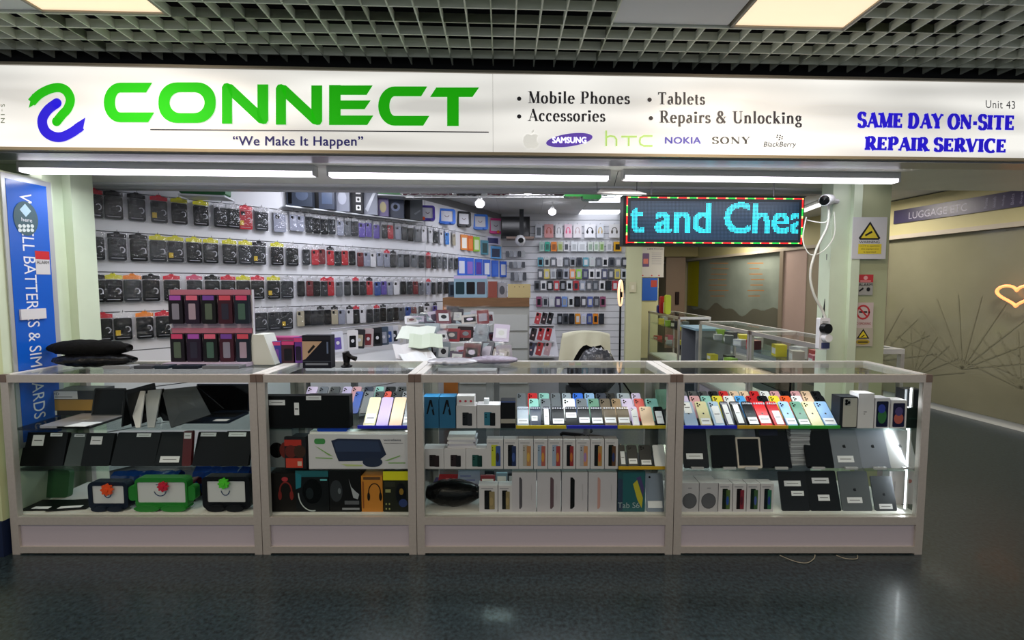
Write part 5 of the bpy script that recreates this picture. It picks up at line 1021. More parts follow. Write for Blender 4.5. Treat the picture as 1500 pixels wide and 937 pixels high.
# wall screen and dome camera
e = thing('wall_screen', 'black flat screen on a pole high at the back left corner of the shop', 'screen', (xl(755, 6.6), 6.6, ZZ(349, 6.6)))
w = (777 - 735) * 6.6 / F; h = ZZ(316, 6.6) - ZZ(348, 6.6)
MB().box(-w / 2, w / 2, 0, .05, 0, h, M('0c0c0e', .4)).build('casing', e); MB().box(-w / 2 + .015, w / 2 - .015, -.002, 0, .03, h - .012, M('15171a', .12)).build('display', e)
MB().box(.06, .12, -.06, -.01, 0, ZI - ZZ(349, 6.6), M('2c2e32', .4)).build('ceiling_pole', e)
cy = 6.5; c = P(762, 352, cy); e = thing('security_camera', 'white ball security camera below the wall screen', 'camera', c)
MB().lathe([(.0, -.08), (.04, -.07), (.07, -.03), (.075, 0), (.07, .03), (.04, .07), (0, .08)], M('d8d8dc', .3), 16).build('housing', e, smooth=True)
MB().prism(ell(.01, -.005, .04, .036, 14), -.085, -.05, BLACKG).build('lens', e)
MB().box(-.2, .2, .04, .3, .03, .06, M('8c7468', .5)).build('bracket', e)
# hanging bulbs
for k, (px, py, yy) in enumerate([(703, 298, 4.9), (809, 310, 6.0), (773, 280, 4.6)]):
    c = P(px, py, yy); c.z = min(c.z, ZI - .06); e = thing('hanging_bulb', 'glowing round bulb under the shop ceiling, ' + ['leftmost of the three', 'lowest of the three beside the bright ceiling tile', 'highest of the three'][k], 'bulb', c)
    MB().lathe([(.0, -.045), (.03, -.04), (.05, -.015), (.05, .015), (.03, .035), (0, .04)], M('f8f6ff', .4, emit=5), 14).build('globe', e, smooth=True)
    MB().lathe([(.025, .03), (.025, .06), (.01, .065)], WHITE, 10).build('socket', e); 
    if ZI - c.z > .08: MB().tube([(0, 0, .06), (0, 0, ZI - c.z)], .005, WHITE, 6).build('cord', e)
# ducts / cables under the front of the ceiling
for k, (a, b, y, cc) in enumerate([(590, 622, 279, '6c3a48'), (622, 664, 279, '7a4250'), (668, 706, 280, '2c2c34'), (712, 748, 279, '6c3040'), (790, 826, 279, '5c3040'), (848, 890, 281, '24242c')]):
    c0, c1 = P(a, y, 4.0), P(b, y, 4.0); n = 10; pts = [c0.lerp(c1, i / n) + Vector((0, 0, random.uniform(-.006, .006))) for i in range(n + 1)]; c = c0.lerp(c1, .5)
    MB().tube([p - c for p in pts], [.034 + .005 * (i % 2) for i in range(n + 1)], M(cc, .2, coat=.5), 8).build('rolled_pack', None, 'rolled dark wrapped pack lying on the wire shelf under the ceiling, %s from left' % ORD[k], 'pack', 'rolled packs under the ceiling', loc=c)
e = thing('wire_shelf', 'white wire shelf hanging under the ceiling behind the header', 'shelf', (0, 4.05, 0))
mb = MB(); a, b = P(588, 284, 4.0), P(905, 287, 4.0)
for yy in (-.1, 0, .1): MB().tube([(a.x, yy, a.z), (b.x, yy, a.z)], .006, WHITE, 6).build('rail', e)
for k in range(24): x = a.x + (b.x - a.x) * k / 23; mb.tube([(x, -.11, a.z), (x, .11, a.z)], .003, WHITE, 5)
mb.build('cross_wires', e, kind='stuff')
for x in (a.x, (a.x + b.x) / 2, b.x): MB().tube([(x, 0, a.z), (x, 0, ZI)], .005, WHITE, 6).build('hanger', e)
for k, (a_, b_, y, cc) in enumerate([(828, 852, 284, '1c8c2c'), (852, 880, 288, '1c7428')]):
    c = P((a_ + b_) / 2, y, 3.9); MB().rbox(-.08, .08, -.05, .05, -.03, .05, .02, M(cc, .2, coat=.4)).build('packet', None, 'green plastic packet on the wire shelf, %s of the two' % ('left' if k == 0 else 'right'), 'packet', 'green packets on the wire shelf', loc=c)
# ================================================================== LETTER BOARD
YL = 3.2; a, b = P(916, 289, YL), P(1180, 357, YL - .01)
bx0, bx1, bz0, bz1 = a.x, b.x, b.z, a.z; W = bx1 - bx0; Hh = bz1 - bz0
e = thing('letter_board', 'wide moving letter board with cyan words and a red and green light border', 'letter board', ((bx0 + bx1) / 2, YL, bz0), (0, 0, .05))
MB().box(-W / 2 - .02, W / 2 + .01, .002, .09, -.015, Hh + .012, M('101214', .4)).build('casing', e)
MB().box(-W / 2, W / 2, 0, .002, 0, Hh, M('1c2630', .35)).build('dot_panel', e)
NX, NY = 128, 34; pt = W / NX; pz = Hh / NY
def raster(txt, nx, ny, x0, x1, y0, y1, yr):
    vs, fs = textshape(txt, .05); A0_ = min(v[0] for v in vs); A1_ = max(v[0] for v in vs); on = set()
    for f in fs:
        P2 = [(x0 + (vs[i][0] - A0_) / (A1_ - A0_) * (x1 - x0), y0 + (vs[i][1] - yr[0]) / (yr[1] - yr[0]) * (y1 - y0)) for i in f]
        for i in range(max(0, int(min(p[0] for p in P2)) - 1), min(nx, int(max(p[0] for p in P2)) + 2)):
            for j in range(max(0, int(min(p[1] for p in P2)) - 1), min(ny, int(max(p[1] for p in P2)) + 2)):
                cx_, cy_ = i + .5, j + .5; s_ = [(P2[(k + 1) % len(P2)][0] - P2[k][0]) * (cy_ - P2[k][1]) - (P2[(k + 1) % len(P2)][1] - P2[k][1]) * (cx_ - P2[k][0]) for k in range(len(P2))]
                if all(q >= -1e-6 for q in s_) or all(q <= 1e-6 for q in s_): on.add((i, j))
    return on
on = raster('t and Chea', NX, NY, 2, 131, 8, 31, (0, .73)); on = {q for q in on if 3 <= q[0] <= NX - 4 and 3 <= q[1] < NY - 3}
CY_ = M('2cc8dc', .4, emit=1.25); mbc = MB(); mbo = MB(); DIM = M('26405c', .4, emit=.12)
for i in range(3, NX - 3):
    for j in range(3, NY - 3):
        x = -W / 2 + i * pt; z = j * pz; q = [(x + pt * .12, -.001, z + pz * .12), (x + pt * .85, -.001, z + pz * .12), (x + pt * .85, -.001, z + pz * .85), (x + pt * .12, -.001, z + pz * .85)]
        (mbc if (i, j) in on else mbo).add(q, [(0, 1, 2, 3)], CY_ if (i, j) in on else DIM)
mbc.build('lit_lettering', e, kind='stuff'); mbo.build('unlit_dots', e, kind='stuff')
RED, GRN, YEL = M('e01c1c', .4, emit=1.0), M('1cc040', .4, emit=.9), M('f0e080', .4, emit=1.0)
mb = MB(); seq = [RED] * 6 + [YEL] * 2 + [GRN] * 5 + [YEL] * 1
for i in range(NX):
    for j, sh in ((0, 0), (NY - 1, 5)):
        x = -W / 2 + i * pt; z = j * pz; mb.box(x + pt * .1, x + pt * .9, -.003, 0, z + (0 if j else pz * .4), z + pz * .9 + (0 if j else pz * .3), seq[(i + sh) % 14])
for j in range(NY):
    for i in (0, NX - 1): x = -W / 2 + i * pt; z = j * pz; mb.box(x + pt * .0, x + pt * 1, -.003, 0, z + pz * .1, z + pz * .9, seq[(j + i) % 14])
mb.build('border_lamps', e, kind='stuff')
for s_ in (-1, 1): MB().tube([(s_ * W * .35, .045, Hh + .01), (s_ * W * .35, .045, Hh + .14)], .004, STEEL, 6).build('hanger', e)
for k in range(9):
    px = 1000 + k * 19; c = P(px, 281, 3.7); h_ = random.uniform(.05, .08)
    MB().box(-.05, .05, -.04, .04, -.04, h_ - .04, M(['1c3c28', '15171b', '2a2c34', 'a8a8b0', '8c4a6c', '2c6a3c', '1a1c20', 'c0b0b8', '54282c'][k], .3)).build('small_box', None, 'small box on the shelf above the letter board, %s from left' % ORD[k], 'box', 'small boxes above the letter board', loc=c)
c0, c1 = P(985, 288, 3.7), P(1170, 288, 3.7); MB().box(c0.x, c1.x, 3.6, 3.8, c0.z - .02, c0.z + .004, M('6c6c70', .5)).build('hanging_shelf', None, 'dark narrow shelf behind and above the letter board', 'shelf')
# hanging lamp hood
c = P(905, 288, 2.95); e = thing('hanging_lamp', 'small tilted lamp hood hung on wires left of the letter board', 'lamp', c, (0, 0, .05))
w = .32
mb = MB(); mb.add([(-w * .47, -.06, 0), (w * .53, -.06, .0), (w * .34, .1, .055), (-w * .28, .1, .055), (-w * .47, -.06, .008), (w * .53, -.06, .008), (w * .34, .1, .075), (-w * .28, .1, .075)], [(3, 2, 1, 0), (4, 5, 6, 7), (0, 1, 5, 4), (1, 2, 6, 5), (2, 3, 7, 6), (3, 0, 4, 7)], M('6c6864', .4)); mb.build('hood', e)
MB().add([(-w * .38, -.052, -.001), (w * .44, -.052, -.001), (w * .28, .09, .048), (-w * .22, .09, .048)], [(3, 2, 1, 0)], M('e8f4f4', .4, emit=1.3)).build('diffuser', e)
for p0, p1 in (((-.13, .02, .04), (-.14, .02, .22)), ((.13, .02, .04), (.13, .02, .22)), ((-.02, .02, .07), (.01, .0, .2))): MB().tube([p0, p1], .002, BLACK, 5).build('wire', e)
# ================================================================== BANNER ON THE LEFT REVEAL
XBN = -2.862
def BNp(px, py, off=.0): d = ray(px, py); p = EYE + d * ((XBN + off) / d.x); return p
tl, tr_ = BNp(5, 262), BNp(65, 272); zb_t, zb_b = 2.10, .60; Y0_, Y1_ = tl.y, tr_.y
zb_t = (tl.z + tr_.z) / 2; e = thing('banner_board', 'tall blue banner with white downward lettering on the left side post', 'banner', (XBN, (Y0_ + Y1_) / 2, zb_b))
T = Matrix.Translation((XBN, (Y0_ + Y1_) / 2, zb_b)).inverted(); wy = Y1_ - Y0_
MB().box(0, .008, -wy / 2 - .02, wy / 2 + .03, -.03, zb_t - zb_b + .03, M('b4b8bc', .35, .4)).build('frame', e)
MB().box(.008, .010, -wy / 2, wy / 2, 0, zb_t - zb_b, M('1458c0', .2)).build('blue_panel', e)
def bn_text(mb, s_, pxy0, pxy1, hgt, m, off=.0115):
    vs, fs = fit(textshape(s_), 0, 0, 1, 1); a = BNp(*pxy0); b = BNp(*pxy1)
    mb.add([T @ Vector((XBN + off, a.y + (b.y - a.y) * u + hgt * (v - .5), a.z + (b.z - a.z) * u)) for u, v in vs], fs, m)
WL = M('d8e0ec', .3); mb = MB(); th_ = wy * .3
bn_text(mb, 'WE SELL BATTERIES & SIM CARDS', (34, 283), (56, 612), th_, WL); mb.build('lettering', e)
def bn_disc(px, py, ry, rz_, m, off, n=24):
    c = T @ BNp(px, py); return [(off, c.y + ry * math.cos(2 * math.pi * k / n), c.z + rz_ * math.sin(2 * math.pi * k / n)) for k in range(n)]
mb = MB(); mb.add(bn_disc(35, 320, wy * .3, .098, None, .0125), [tuple(range(24))], M('3c5864', .25))
mb.add(bn_disc(34, 308, wy * .14, .038, None, .0130, 4), [(0, 1, 2, 3)], M('a8c8dc', .3))
for k in range(8): mb.add(bn_disc(26 + 6 * (k % 4), 331 + 6 * (k // 4), wy * .045, .011, None, .0130, 10), [tuple(range(10))], M('c8d4d8', .3))
vs, fs = fit(textshape('here'), -1, -1, 1, 1); c = T @ BNp(36, 322); mb.add([(.0135, c.y + wy * .13 * u, c.z + .011 * v) for u, v in vs], fs, WL)
mb.build('oval_sticker', e)
mb = MB(); a, b = T @ BNp(48, 367), T @ BNp(71, 402)
mb.box(.011, .0125, a.y, b.y, b.z, a.z, M('c4c4c8', .4)); mb.box(.0125, .013, a.y, b.y, (a.z * .65 + b.z * .35), a.z, M('b81c24', .4))
vs, fs = fit(textshape('ALARM'), 0, 0, 1, 1); mb.add([(.0135, a.y + (b.y - a.y) * (.06 + .88 * u), b.z + (a.z - b.z) * (.45 + .14 * v)) for u, v in vs], fs, M('1c1c20', .4)); mb.build('alarm_sticker', e)
a, b = T @ BNp(25, 453), T @ BNp(63, 466); MB().box(.011, .022, a.y, b.y, b.z, a.z, M('d0d0d4', .4)).build('white_plate', e)
# ================================================================== SIGNS ON THE RIGHT POST
def plate(label, px0, py0, px1, py1, Y, col, art, name='sign_plate', cat='sign', t=.004, group=None):
    a, b = P(px0, py0, Y), P(px1, py1, Y); w, h = abs(b.x - a.x), abs(a.z - b.z)
    e = thing(name, label, cat, ((a.x + b.x) / 2, Y, min(a.z, b.z)), group=group)
    MB().box(-w / 2, w / 2, 0, t, 0, h, M(col, .4)).build('plate', e); artmesh(art, w, h, -.0004).build('printed_art', e); return e
YS = Yp - .012; YEL_ = M('d8c420', .4); RD_ = M('b82028', .4); INKK = M('18181a', .4)
plate('white board with a yellow camera warning triangle and text on the right post', 1250, 318, 1297, 379, Yp - .036, 'c8c8cc',
      [('x', [(.18, .5), (.5, .9), (.82, .5), (.78, .46), (.22, .46)], INKK), ('x', [(.25, .5), (.5, .83), (.75, .5)], YEL_), ('x', [(.36, .58), (.56, .68), (.58, .63), (.38, .54)], INKK), ('t', 'WARNING', .2, .375, .8, .435, INKK), ('r', .18, .12, .86, .36, YEL_),
       ('t', 'CCTV in operation', .22, .28, .8, .335, M('5a5220', .4)), ('t', 'this equipment', .26, .21, .78, .26, M('5a5220', .4)), ('t', 'is operated', .34, .14, .7, .185, M('5a5220', .4))])
plate('small red and grey alarm sticker on the right post', 1257, 402, 1278, 432, YS, '9c9c98', [('r', 0, .62, 1, 1, RD_), ('o', .5, .84, .14, .1, M('d8a0a0', .4)), ('r', .15, .66, .85, .71, M('d8a0a0', .4)), ('t', 'ALARM', .06, .44, .94, .58, INKK), ('x', [(.08, .22), (.35, .38), (.4, .3), (.14, .16)], INKK), ('o', .7, .28, .12, .1, INKK)])
plate('no smoking sign, upper one of the pale pair low on the right post', 1250, 443, 1278, 480, YS, 'c4b4b0', [('c', .5, .62, .3, .26, 0, 359, .012, RD_), ('x', [(.3, .6), (.7, .6), (.7, .66), (.3, .66)], INKK), ('x', [(.26, .78), (.32, .82), (.74, .46), (.68, .42)], RD_), ('t', 'NO SMOKING', .1, .12, .9, .22, M('a04848', .4))])
plate('small yellow warning triangle sign under the no smoking sign', 1250, 480, 1278, 507, YS, 'b0a898', [('x', [(.18, .42), (.5, .95), (.82, .42)], INKK), ('x', [(.28, .47), (.5, .84), (.72, .47)], YEL_), ('x', [(.4, .52), (.56, .64), (.58, .58), (.42, .48)], INKK), ('o', .5, .24, .34, .15, M('a89020', .4)), ('r', .25, .2, .75, .26, INKK)])
# cameras
def dome(label, px, py, Y, r, look=(0, -1, -.3), mount_up=.0):
    c = P(px, py, Y); e = thing('security_camera', label, 'camera', c); d = Vector(look).normalized(); q = d.to_track_quat('Z', 'Y').to_matrix().to_4x4()
    MB().lathe([(0, -r * 1.3), (r * .7, -r * 1.2), (r * .95, -r * .7), (r, 0), (r, r * .8), (r * .86, r * 1.0), (0, r * 1.0)], M('ccccd0', .35), 18, q).build('housing', e, smooth=True)
    MB().lathe([(0, r * 1.0), (r * .82, r * 1.005), (r * .7, r * 1.1), (0, r * 1.15)], BLACKG, 18, q).build('lens', e)
    return e, c
e, c = dome('white camera on the soffit at the right, above the shop band wall', 1415, 264, 3.6, .062, (-.25, -1, -.55)); MB().lathe([(.0, .0), (.075, .0), (.08, .05), (.09, max(.06, 2.6 - c.z)), (0, max(.06, 2.6 - c.z))], M('c4c4c6', .4), 18, Matrix.Translation((.02, .06, 0))).build('mount', e)
e, c = dome('small white camera on the frame beside the letter board', 1212, 293, 3.1, .04, (-1, -.6, -.15)); MB().tube([(.03, .02, 0), (.1, .05, 0)], .018, M('ccccd0', .4)).build('mount', e)
# cables and sockets by the frame
WC_ = M('d4d4cc', .4)
def cable(label, pts, r=.006, m=WC_): MB().tube(smoothpts([P(a, b, y) for a, b, y in pts], 7), r, m, 6).build('cable', None, label, 'cable')
cable('thick white cable curving down from the small camera to the sockets', [(1214, 300, 3.12), (1212, 330, 3.12), (1196, 365, 3.12), (1187, 400, 3.12), (1192, 430, 3.12), (1205, 455, 3.12), (1210, 470, 3.12)], .008)
cable('thin white cable looping from the letter board to the frame', [(1181, 318, 3.18), (1176, 350, 3.16), (1186, 372, 3.14), (1205, 368, 3.12), (1222, 345, 3.12), (1222, 310, 3.12)], .004)
cable('white cable running from the letter board top to the small camera', [(1182, 322, 3.18), (1196, 325, 3.15), (1210, 325, 3.12), (1216, 312, 3.12)], .004)
cable('black cable hanging beside the frame down to the sockets', [(1212, 372, 3.2), (1211, 420, 3.2), (1207, 455, 3.2), (1204, 478, 3.18)], .006, BLACK)
p = P(1207, 512, 3.1); e = thing('socket_strip', 'white socket strip with a black plug hanging on the frame behind the counter', 'sockets', p)
MB().rbox(-.035, .035, 0, .04, 0, .22, .01, M('dcdce0', .4)).build('strip_body', e); MB().prism(ell(-.01, .15, .03, .035, 14), -.05, 0, BLACK).build('plug', e); MB().prism(ell(-.0, .085, .026, .026, 14), -.045, 0, M('e0e0e4', .4)).build('plug', e); MB().box(-.02, .03, -.012, 0, .01, .05, M('28305c', .4)).build('adapter', e)
MB().box(-.02, .02, -.004, .0, .19, .2, M('b0b0b4', .4)).build('clip', e)
# ================================================================== ARCADE BAND, HEART LAMP
zb0, zb1 = 2.30, 2.47; t0, t1 = rx(1306), -3.0
Rr = Matrix.Translation(R0) @ Matrix.Rotation(ra, 4, 'Z'); inv = Rr.inverted()
c = Rr @ Vector(((t0 + t1) / 2, 0, zb0)); e = thing('band_sign', 'dark purple band sign reading LUGGAGE ETC on the arcade wall', 'sign', c, (0, 0, ra)); L2 = (t0 - t1) / 2
MB().box(-L2, L2, .002, .02, 0, zb1 - zb0, M('2a2148', .35)).build('band', e)
def bandtext(s_, px0, px1, z0, z1, m, rot=False):
    a, b = rx(px0) - (t0 + t1) / 2, rx(px1) - (t0 + t1) / 2; vs, fs = fit(textshape(s_), 0, 0, 1, 1)
    if rot: return ([(a + (b - a) * (1 - v), .022, z0 + (z1 - z0) * u) for u, v in vs], fs, m)
    return ([(a + (b - a) * u, .022, z0 + (z1 - z0) * v) for u, v in vs], fs, m)
MB().add(*bandtext('LUGGAGE ETC', 1328, 1412, .035, .12, M('a8a4b8', .4))).build('lettering', e)
for s_, a_ in (('Purses', 1437), ('Holdalls', 1449), ('Handbags', 1462), ('Belts', 1475), ('Bags', 1488), ('Wallets', 1501)): MB().add(*bandtext(s_, a_, a_ + 4.5, .03, .14, M('8c88a4', .4), True)).build('small_lettering', e)
hp = []
for k in range(40):
    t = 2 * math.pi * k / 40; hp.append((16 * math.sin(t) ** 3, 13 * math.cos(t) - 5 * math.cos(2 * t) - 2 * math.cos(3 * t) - math.cos(4 * t)))
c = RP(1489, 431, .1); mb = MB()
c2 = inv @ c; pts = [Rr @ Vector((c2.x - x * .0105, c2.y, c2.z + z * .0072)) - c for x, z in hp]
mb.tube(pts, .015, M('ff9a5c', .4, emit=1.6), 8, closed=True); mb.build('heart_lamp', None, 'glowing orange heart shaped tube lamp at the arcade window', 'lamp', loc=c)
a, b = PZ(1158, 316, 2.53), PZ(1200, 300, 2.53); c = (a + b) / 2
e = thing('tube_lamp', 'tube lamp on the arcade ceiling seen right of the letter board', 'tube lamp', c); d = (b - a) / 2
MB().tube([-d, d], .025, M('fbf8f4', .4, emit=2), 8).build('tube', e); MB().tube([-d * 1.02 + Vector((0, 0, .045)), d * 1.02 + Vector((0, 0, .045))], .03, WHITE, 6).build('batten', e)
# ================================================================== SIDE COUNTERS (running back along the right of the shop)
XS0, XS1 = 2.45, 2.95
for (y0, y1, lb) in [(3.43, 4.78, 'glass counter end-on behind the right post, nearest of the side row'), (4.80, 6.15, 'glass counter in the side row, second from the right post'), (6.95, 8.6, 'glass counter farthest back in the side row, beside the poster wall')]:
    counter(-(y1 - y0) / 2, (y1 - y0) / 2, -(XS1 - XS0) / 2, (XS1 - XS0) / 2, lb, shelves=(.8, .5), loc=((XS0 + XS1) / 2, (y0 + y1) / 2, 0), rot=-math.pi / 2, group='side row of glass counters', p=.038)
e = thing('cash_desk', 'low grey desk with pale blue top in the gap of the side counters', 'desk', (2.7, 6.55, 0)); MB().box(-.24, .24, -.3, -.26, 0, .87, M('7c8088', .5)).build('side_panel', e); MB().box(-.24, .24, .26, .3, 0, .87, M('7c8088', .5)).build('side_panel', e); MB().box(-.25, .25, -.31, .31, .87, .9, M('8cb0c8', .4)).build('desk_top', e); MB().box(.2, .24, -.26, .26, .1, .87, M('8c9098', .5)).build('back_panel', e)
cs = ['d8c83c', 'c8c8cc', '8cb43c', 'c04040', '3c3c44', 'b0b4b8', 'e0d030', '2c2c30', 'd0c8c0', 'a0a4a8', 'c86c7c', '5c6468']
for ci_, (ya, yb_, nm) in enumerate([(3.6, 4.6, 'nearest'), (4.95, 6.0, 'second'), (7.1, 8.4, 'farthest')]):
    for lvl, zz in enumerate((.8, .5)):
        if lvl and ci_ == 0: continue
        for k in range(8 if lvl == 0 else 5):
            y = ya + (yb_ - ya) * k / (7 if lvl == 0 else 4); cc = cs[(k * 5 + ci_ * 3 + lvl) % 12]; h_ = random.uniform(.05, .12)
            MB().box(-.05, .05, -.06, .06, 0, h_, M(cc, .4)).box(-.0508, -.05, -.045, .045, h_ * .2, h_ * .7, M('e0e0dc', .5)).build('small_box', None, 'small goods box on the %s shelf of the %s side counter, %s from the front' % ('upper' if not lvl else 'lower', nm, ORD[k]), 'box', 'boxes in the side counters', loc=(2.58 + .1 * (k % 2), y, zz), rot=(0, 0, random.uniform(-.4, .4)))
# poster wall at the back right
plate('tall white poster with a phone picture on the wall beyond the back post', 938, 362, 972, 406, 9.28, 'c4c0bc', [('t', 'LIBRE PHONES', .3, .92, .96, .97, INKK), ('p', .1, .35, .38, .8, .01, M('5a3c6c', .3)), ('r', .14, .45, .34, .62, M('c86c5c', .3))] + [('r', .48, .8 - .06 * k, .9, .82 - .06 * k, M('9c98a0', .5)) for k in range(7)] + [('o', .12, .06, .03, .02, RD_), ('o', .5, .06, .03, .02, RD_), ('o', .8, .06, .03, .02, RD_)], name='poster', cat='poster')
plate('blue poster with a red patch under the white phone poster', 941, 407, 963, 440, 9.28, '1c58b8', [('r', .55, .6, .95, .9, M('b04030', .4))], name='poster', cat='poster')
plate('small cream switch plate on the post at the back wall end', 922, 413, 932, 428, 6.88, 'd4cca8', [('r', .3, .3, .7, .7, M('e4dcc0', .4))], name='switch_plate', cat='switch')
for k, (px0, px1, pt_, c_) in enumerate([(940, 948, 432, 'c8d840'), (948, 953, 442, 'd8d4d0'), (953, 965, 434, 'b81c2c'), (958, 972, 447, '24309c'), (966, 974, 439, '601828')]):
    x, w, h = geti(px0, px1, pt_, ZTOP, 7.6 + .1 * k); MB().rbox(-w / 2, w / 2, 0, .08, 0, h, .03, M(c_, .4)).build('counter_toy', None, ['lime', 'white', 'red', 'blue', 'dark red'][k] + ' packet standing on the farthest side counter', 'packet', 'bright packets on the farthest side counter', loc=(max(x, 2.5), 7.6 + .1 * k, ZTOP + .001))
# ================================================================== THINGS ON THE FRONT COUNTERS
ZT_ = ZTOP + .001
def lump(label, px0, px1, pt_, Y, col, name='bag', cat='bag', d=.09, z=ZT_, seed=1, rough=.3, amp=.12, n=18, rz=0, boxy=.35):
    x, w, h = geti(px0, px1, pt_, z, Y); rnd = random.Random(seed); mb = MB(); m = 12; vs = []; fs = []
    for i in range(n + 1):
        u = min(max(i / n, .02), .98); sc_ = math.sin(math.pi * u) ** boxy
        for j in range(m):
            t = 2 * math.pi * j / m; r = 1 + rnd.uniform(-amp, amp)
            vs.append((-w / 2 + w * i / n, d * sc_ * math.cos(t) * r, max(h * .5 + h * .5 * sc_ * math.sin(t) * r, 0)))
    for i in range(n):
        for j in range(m): fs.append((m * i + j, m * i + (j + 1) % m, m * (i + 1) + (j + 1) % m, m * (i + 1) + j))
    fs += [tuple(range(m)), tuple(range(m * n + m - 1, m * n - 1, -1))]
    mat_ = col if not isinstance(col, str) else M(col, rough, bump=.4, bscale=60)
    mb.add(vs, fs, mat_); return mb.build(name, None, label, cat, loc=(x, Y, z), rot=(0, 0, rz), smooth=True), h
o, h = lump('shiny black plastic bag lying on the leftmost counter', 82, 196, 517, 2.68, '0b0c0e', seed=3, d=.08)
lump('long matt black fleece roll resting on the black plastic bag', 74, 190, 497, 2.7, '050607', name='fleece_roll', cat='roll', z=ZT_ + h * .72, seed=4, rough=.95, amp=.08, d=.07)
for k, (a, b, c_) in enumerate([(150, 190, '8c9094'), (196, 222, '3c4048'), (226, 246, '24303c'), (252, 290, '1c2430'), (296, 350, '6c7078')]):
    x, w, h = geti(a, b, 536, ZT_, 2.6); MB().rbox(-w / 2, w / 2, 0, .07, 0, max(h, .012), .004, M(c_, .3)).build('flat_pack', None, '%s flat pack lying on the leftmost counter top, %s from left' % (['grey', 'charcoal', 'navy', 'black', 'silver'][k], ORD[k]), 'packet', 'flat packs on the leftmost counter top', loc=(x, 2.6, ZT_))
# stand of hanging packs
x, w, h = geti(245, 366, 424, ZT_, 2.72)
e = thing('display_stand', 'clear stand with pink headed rows of packs on the leftmost counter', 'display stand', (x, 2.72, ZT_))
MB().box(-w / 2, w / 2, -.05, .1, 0, .02, M('b4a8c0', .3)).build('base', e)
for z in (h * .42, h * .93): MB().box(-w / 2, w / 2, .03, .036, z, z + h * .07, M('b06a80', .35)).build('header_rail', e)
for s_ in (-1, 1): MB().box(s_ * w / 2 - .004, s_ * w / 2 + .004, .03, .045, 0, h, M('c8c8d0', .3)).build('upright', e)
MB().box(-w / 2, w / 2, .05, .056, .02, h, M('a89cac', .4)).build('back_panel', e)
for r in range(2):
    for k in range(5):
        xx = x + w * (-.4 + .2 * k); zz = ZT_ + (h * .42 if r == 0 else h * .93)
        t = thing('hanging_pack', 'small dark pack on the %s row of the pink headed stand, %s from left' % (['lower', 'upper'][r], ORD[k]), 'packet', (xx, 2.735, zz), group='packs on the pink headed stand')
        ph_ = h * .38; pw_ = w * .17
        MB().rbox(-pw_ / 2, pw_ / 2, -.008, .008, -ph_, 0, .008, M(['18141c', '241a2c', '141418', '3c1c28', '1c2430'][k], .35)).build('body', t)
        artmesh([('r', .1, .82, .9, .98, M(['c83c6c', 'a04cb0', 'd0607c', '6c3c9c', 'c8485c'][(k + r) % 5], .4)), ('p', .25, .15, .75, .7, .005, M(['4c5c4c', '7c7c8c', '2c2c3c', '9c8c9c', '3c5c50'][(k * 2 + r) % 5], .4))], pw_, ph_, -.0085).build('printed_art', t, loc=(0, 0, -ph_))
# white sloped box and pink/purple packs
x, w, h = geti(362, 402, 490, ZT_, 2.74)
mb = MB(); mb.prism([(-w / 2, 0), (w / 2, 0), (w * .12, h), (-w * .3, h)], 0, .12, M('ccd2cc', .6)); mb.build('card_box', None, 'pale sloping white card box beside the pink headed stand', 'box', loc=(x, 2.74, ZT_))
for k, (a, b, t, c_, f, lb) in enumerate([(394, 412, 500, '2c3490', '6c3c9c', 'blue and violet'), (412, 432, 499, '3c2430', '1a1a20', 'dark with pink header'), (430, 444, 494, '5c2c8c', '241c34', 'violet')]):
    carton(lb + ' phone case pack standing beside the black headset box', a, b, t, ZT_, 2.8, .03, c_, [('p', .2, .1, .8, .65, .008, M(f, .3)), ('r', .05, .82, .95, .98, M('c83c7c', .4))], cat='phone case', name='phone_case_pack')
for k, (a, b, t) in enumerate([(386, 440, 488), (430, 462, 484)]):
    x, w, h = geti(a, b, t, ZT_ + .09, 2.9); MB().rbox(-w / 2, w / 2, 0, .1, 0, .03, .01, M(['9c2c6c', '7c2c5c'][k], .4)).build('pink_packet', None, ['wide', 'narrow'][k] + ' magenta packet lying behind the violet phone case packs', 'packet', loc=(x, 2.9, ZT_ + .12))
    MB().box(-w / 2, w / 2, 0, .09, 0, .12, M('3c3440', .5)).build('carton', None, 'dark carton under the %s magenta packet' % ['wide', 'narrow'][k], 'box', loc=(x, 2.9, ZT_))
carton('black box with a tan product photo standing on the narrow counter', 443, 484.5, 491, ZT_, 2.62, .06, '121622', [('x', [(0, .25), (0, .82), (.7, .82), (.1, .28)], M('b89c80', .4)), ('x', [(.18, .5), (.4, .72), (.46, .66), (.22, .44)], INKK), ('r', 0, .86, 1, .97, M('24242c', .4)), ('r', .1, .1, .9, .16, M('7c8490', .4)), ('r', .86, .45, .92, .8, M('5c6c8c', .4)), ('r', .0, .2, 1, .22, M('3c4450', .4))], name='product_box')
# hand scanner
c = P(508, 538, 2.66); e = thing('hand_scanner', 'black hand scanner standing on the narrow counter', 'scanner', (c.x, 2.66, ZT_))
MB().lathe([(.03, 0), (.034, .008), (.02, .014), (.016, .03), (0, .03)], BLACK, 14).build('stand', e)
MB().tube([(0, 0, .03), (0, .005, .06), (-.004, 0, .09)], [.018, .024, .02], BLACK, 10).build('handle', e); MB().tube([(.0, .0, .08), (.03, -.01, .062), (.062, -.015, .052)], [.018, .012, .014], BLACK, 10).build('head', e)
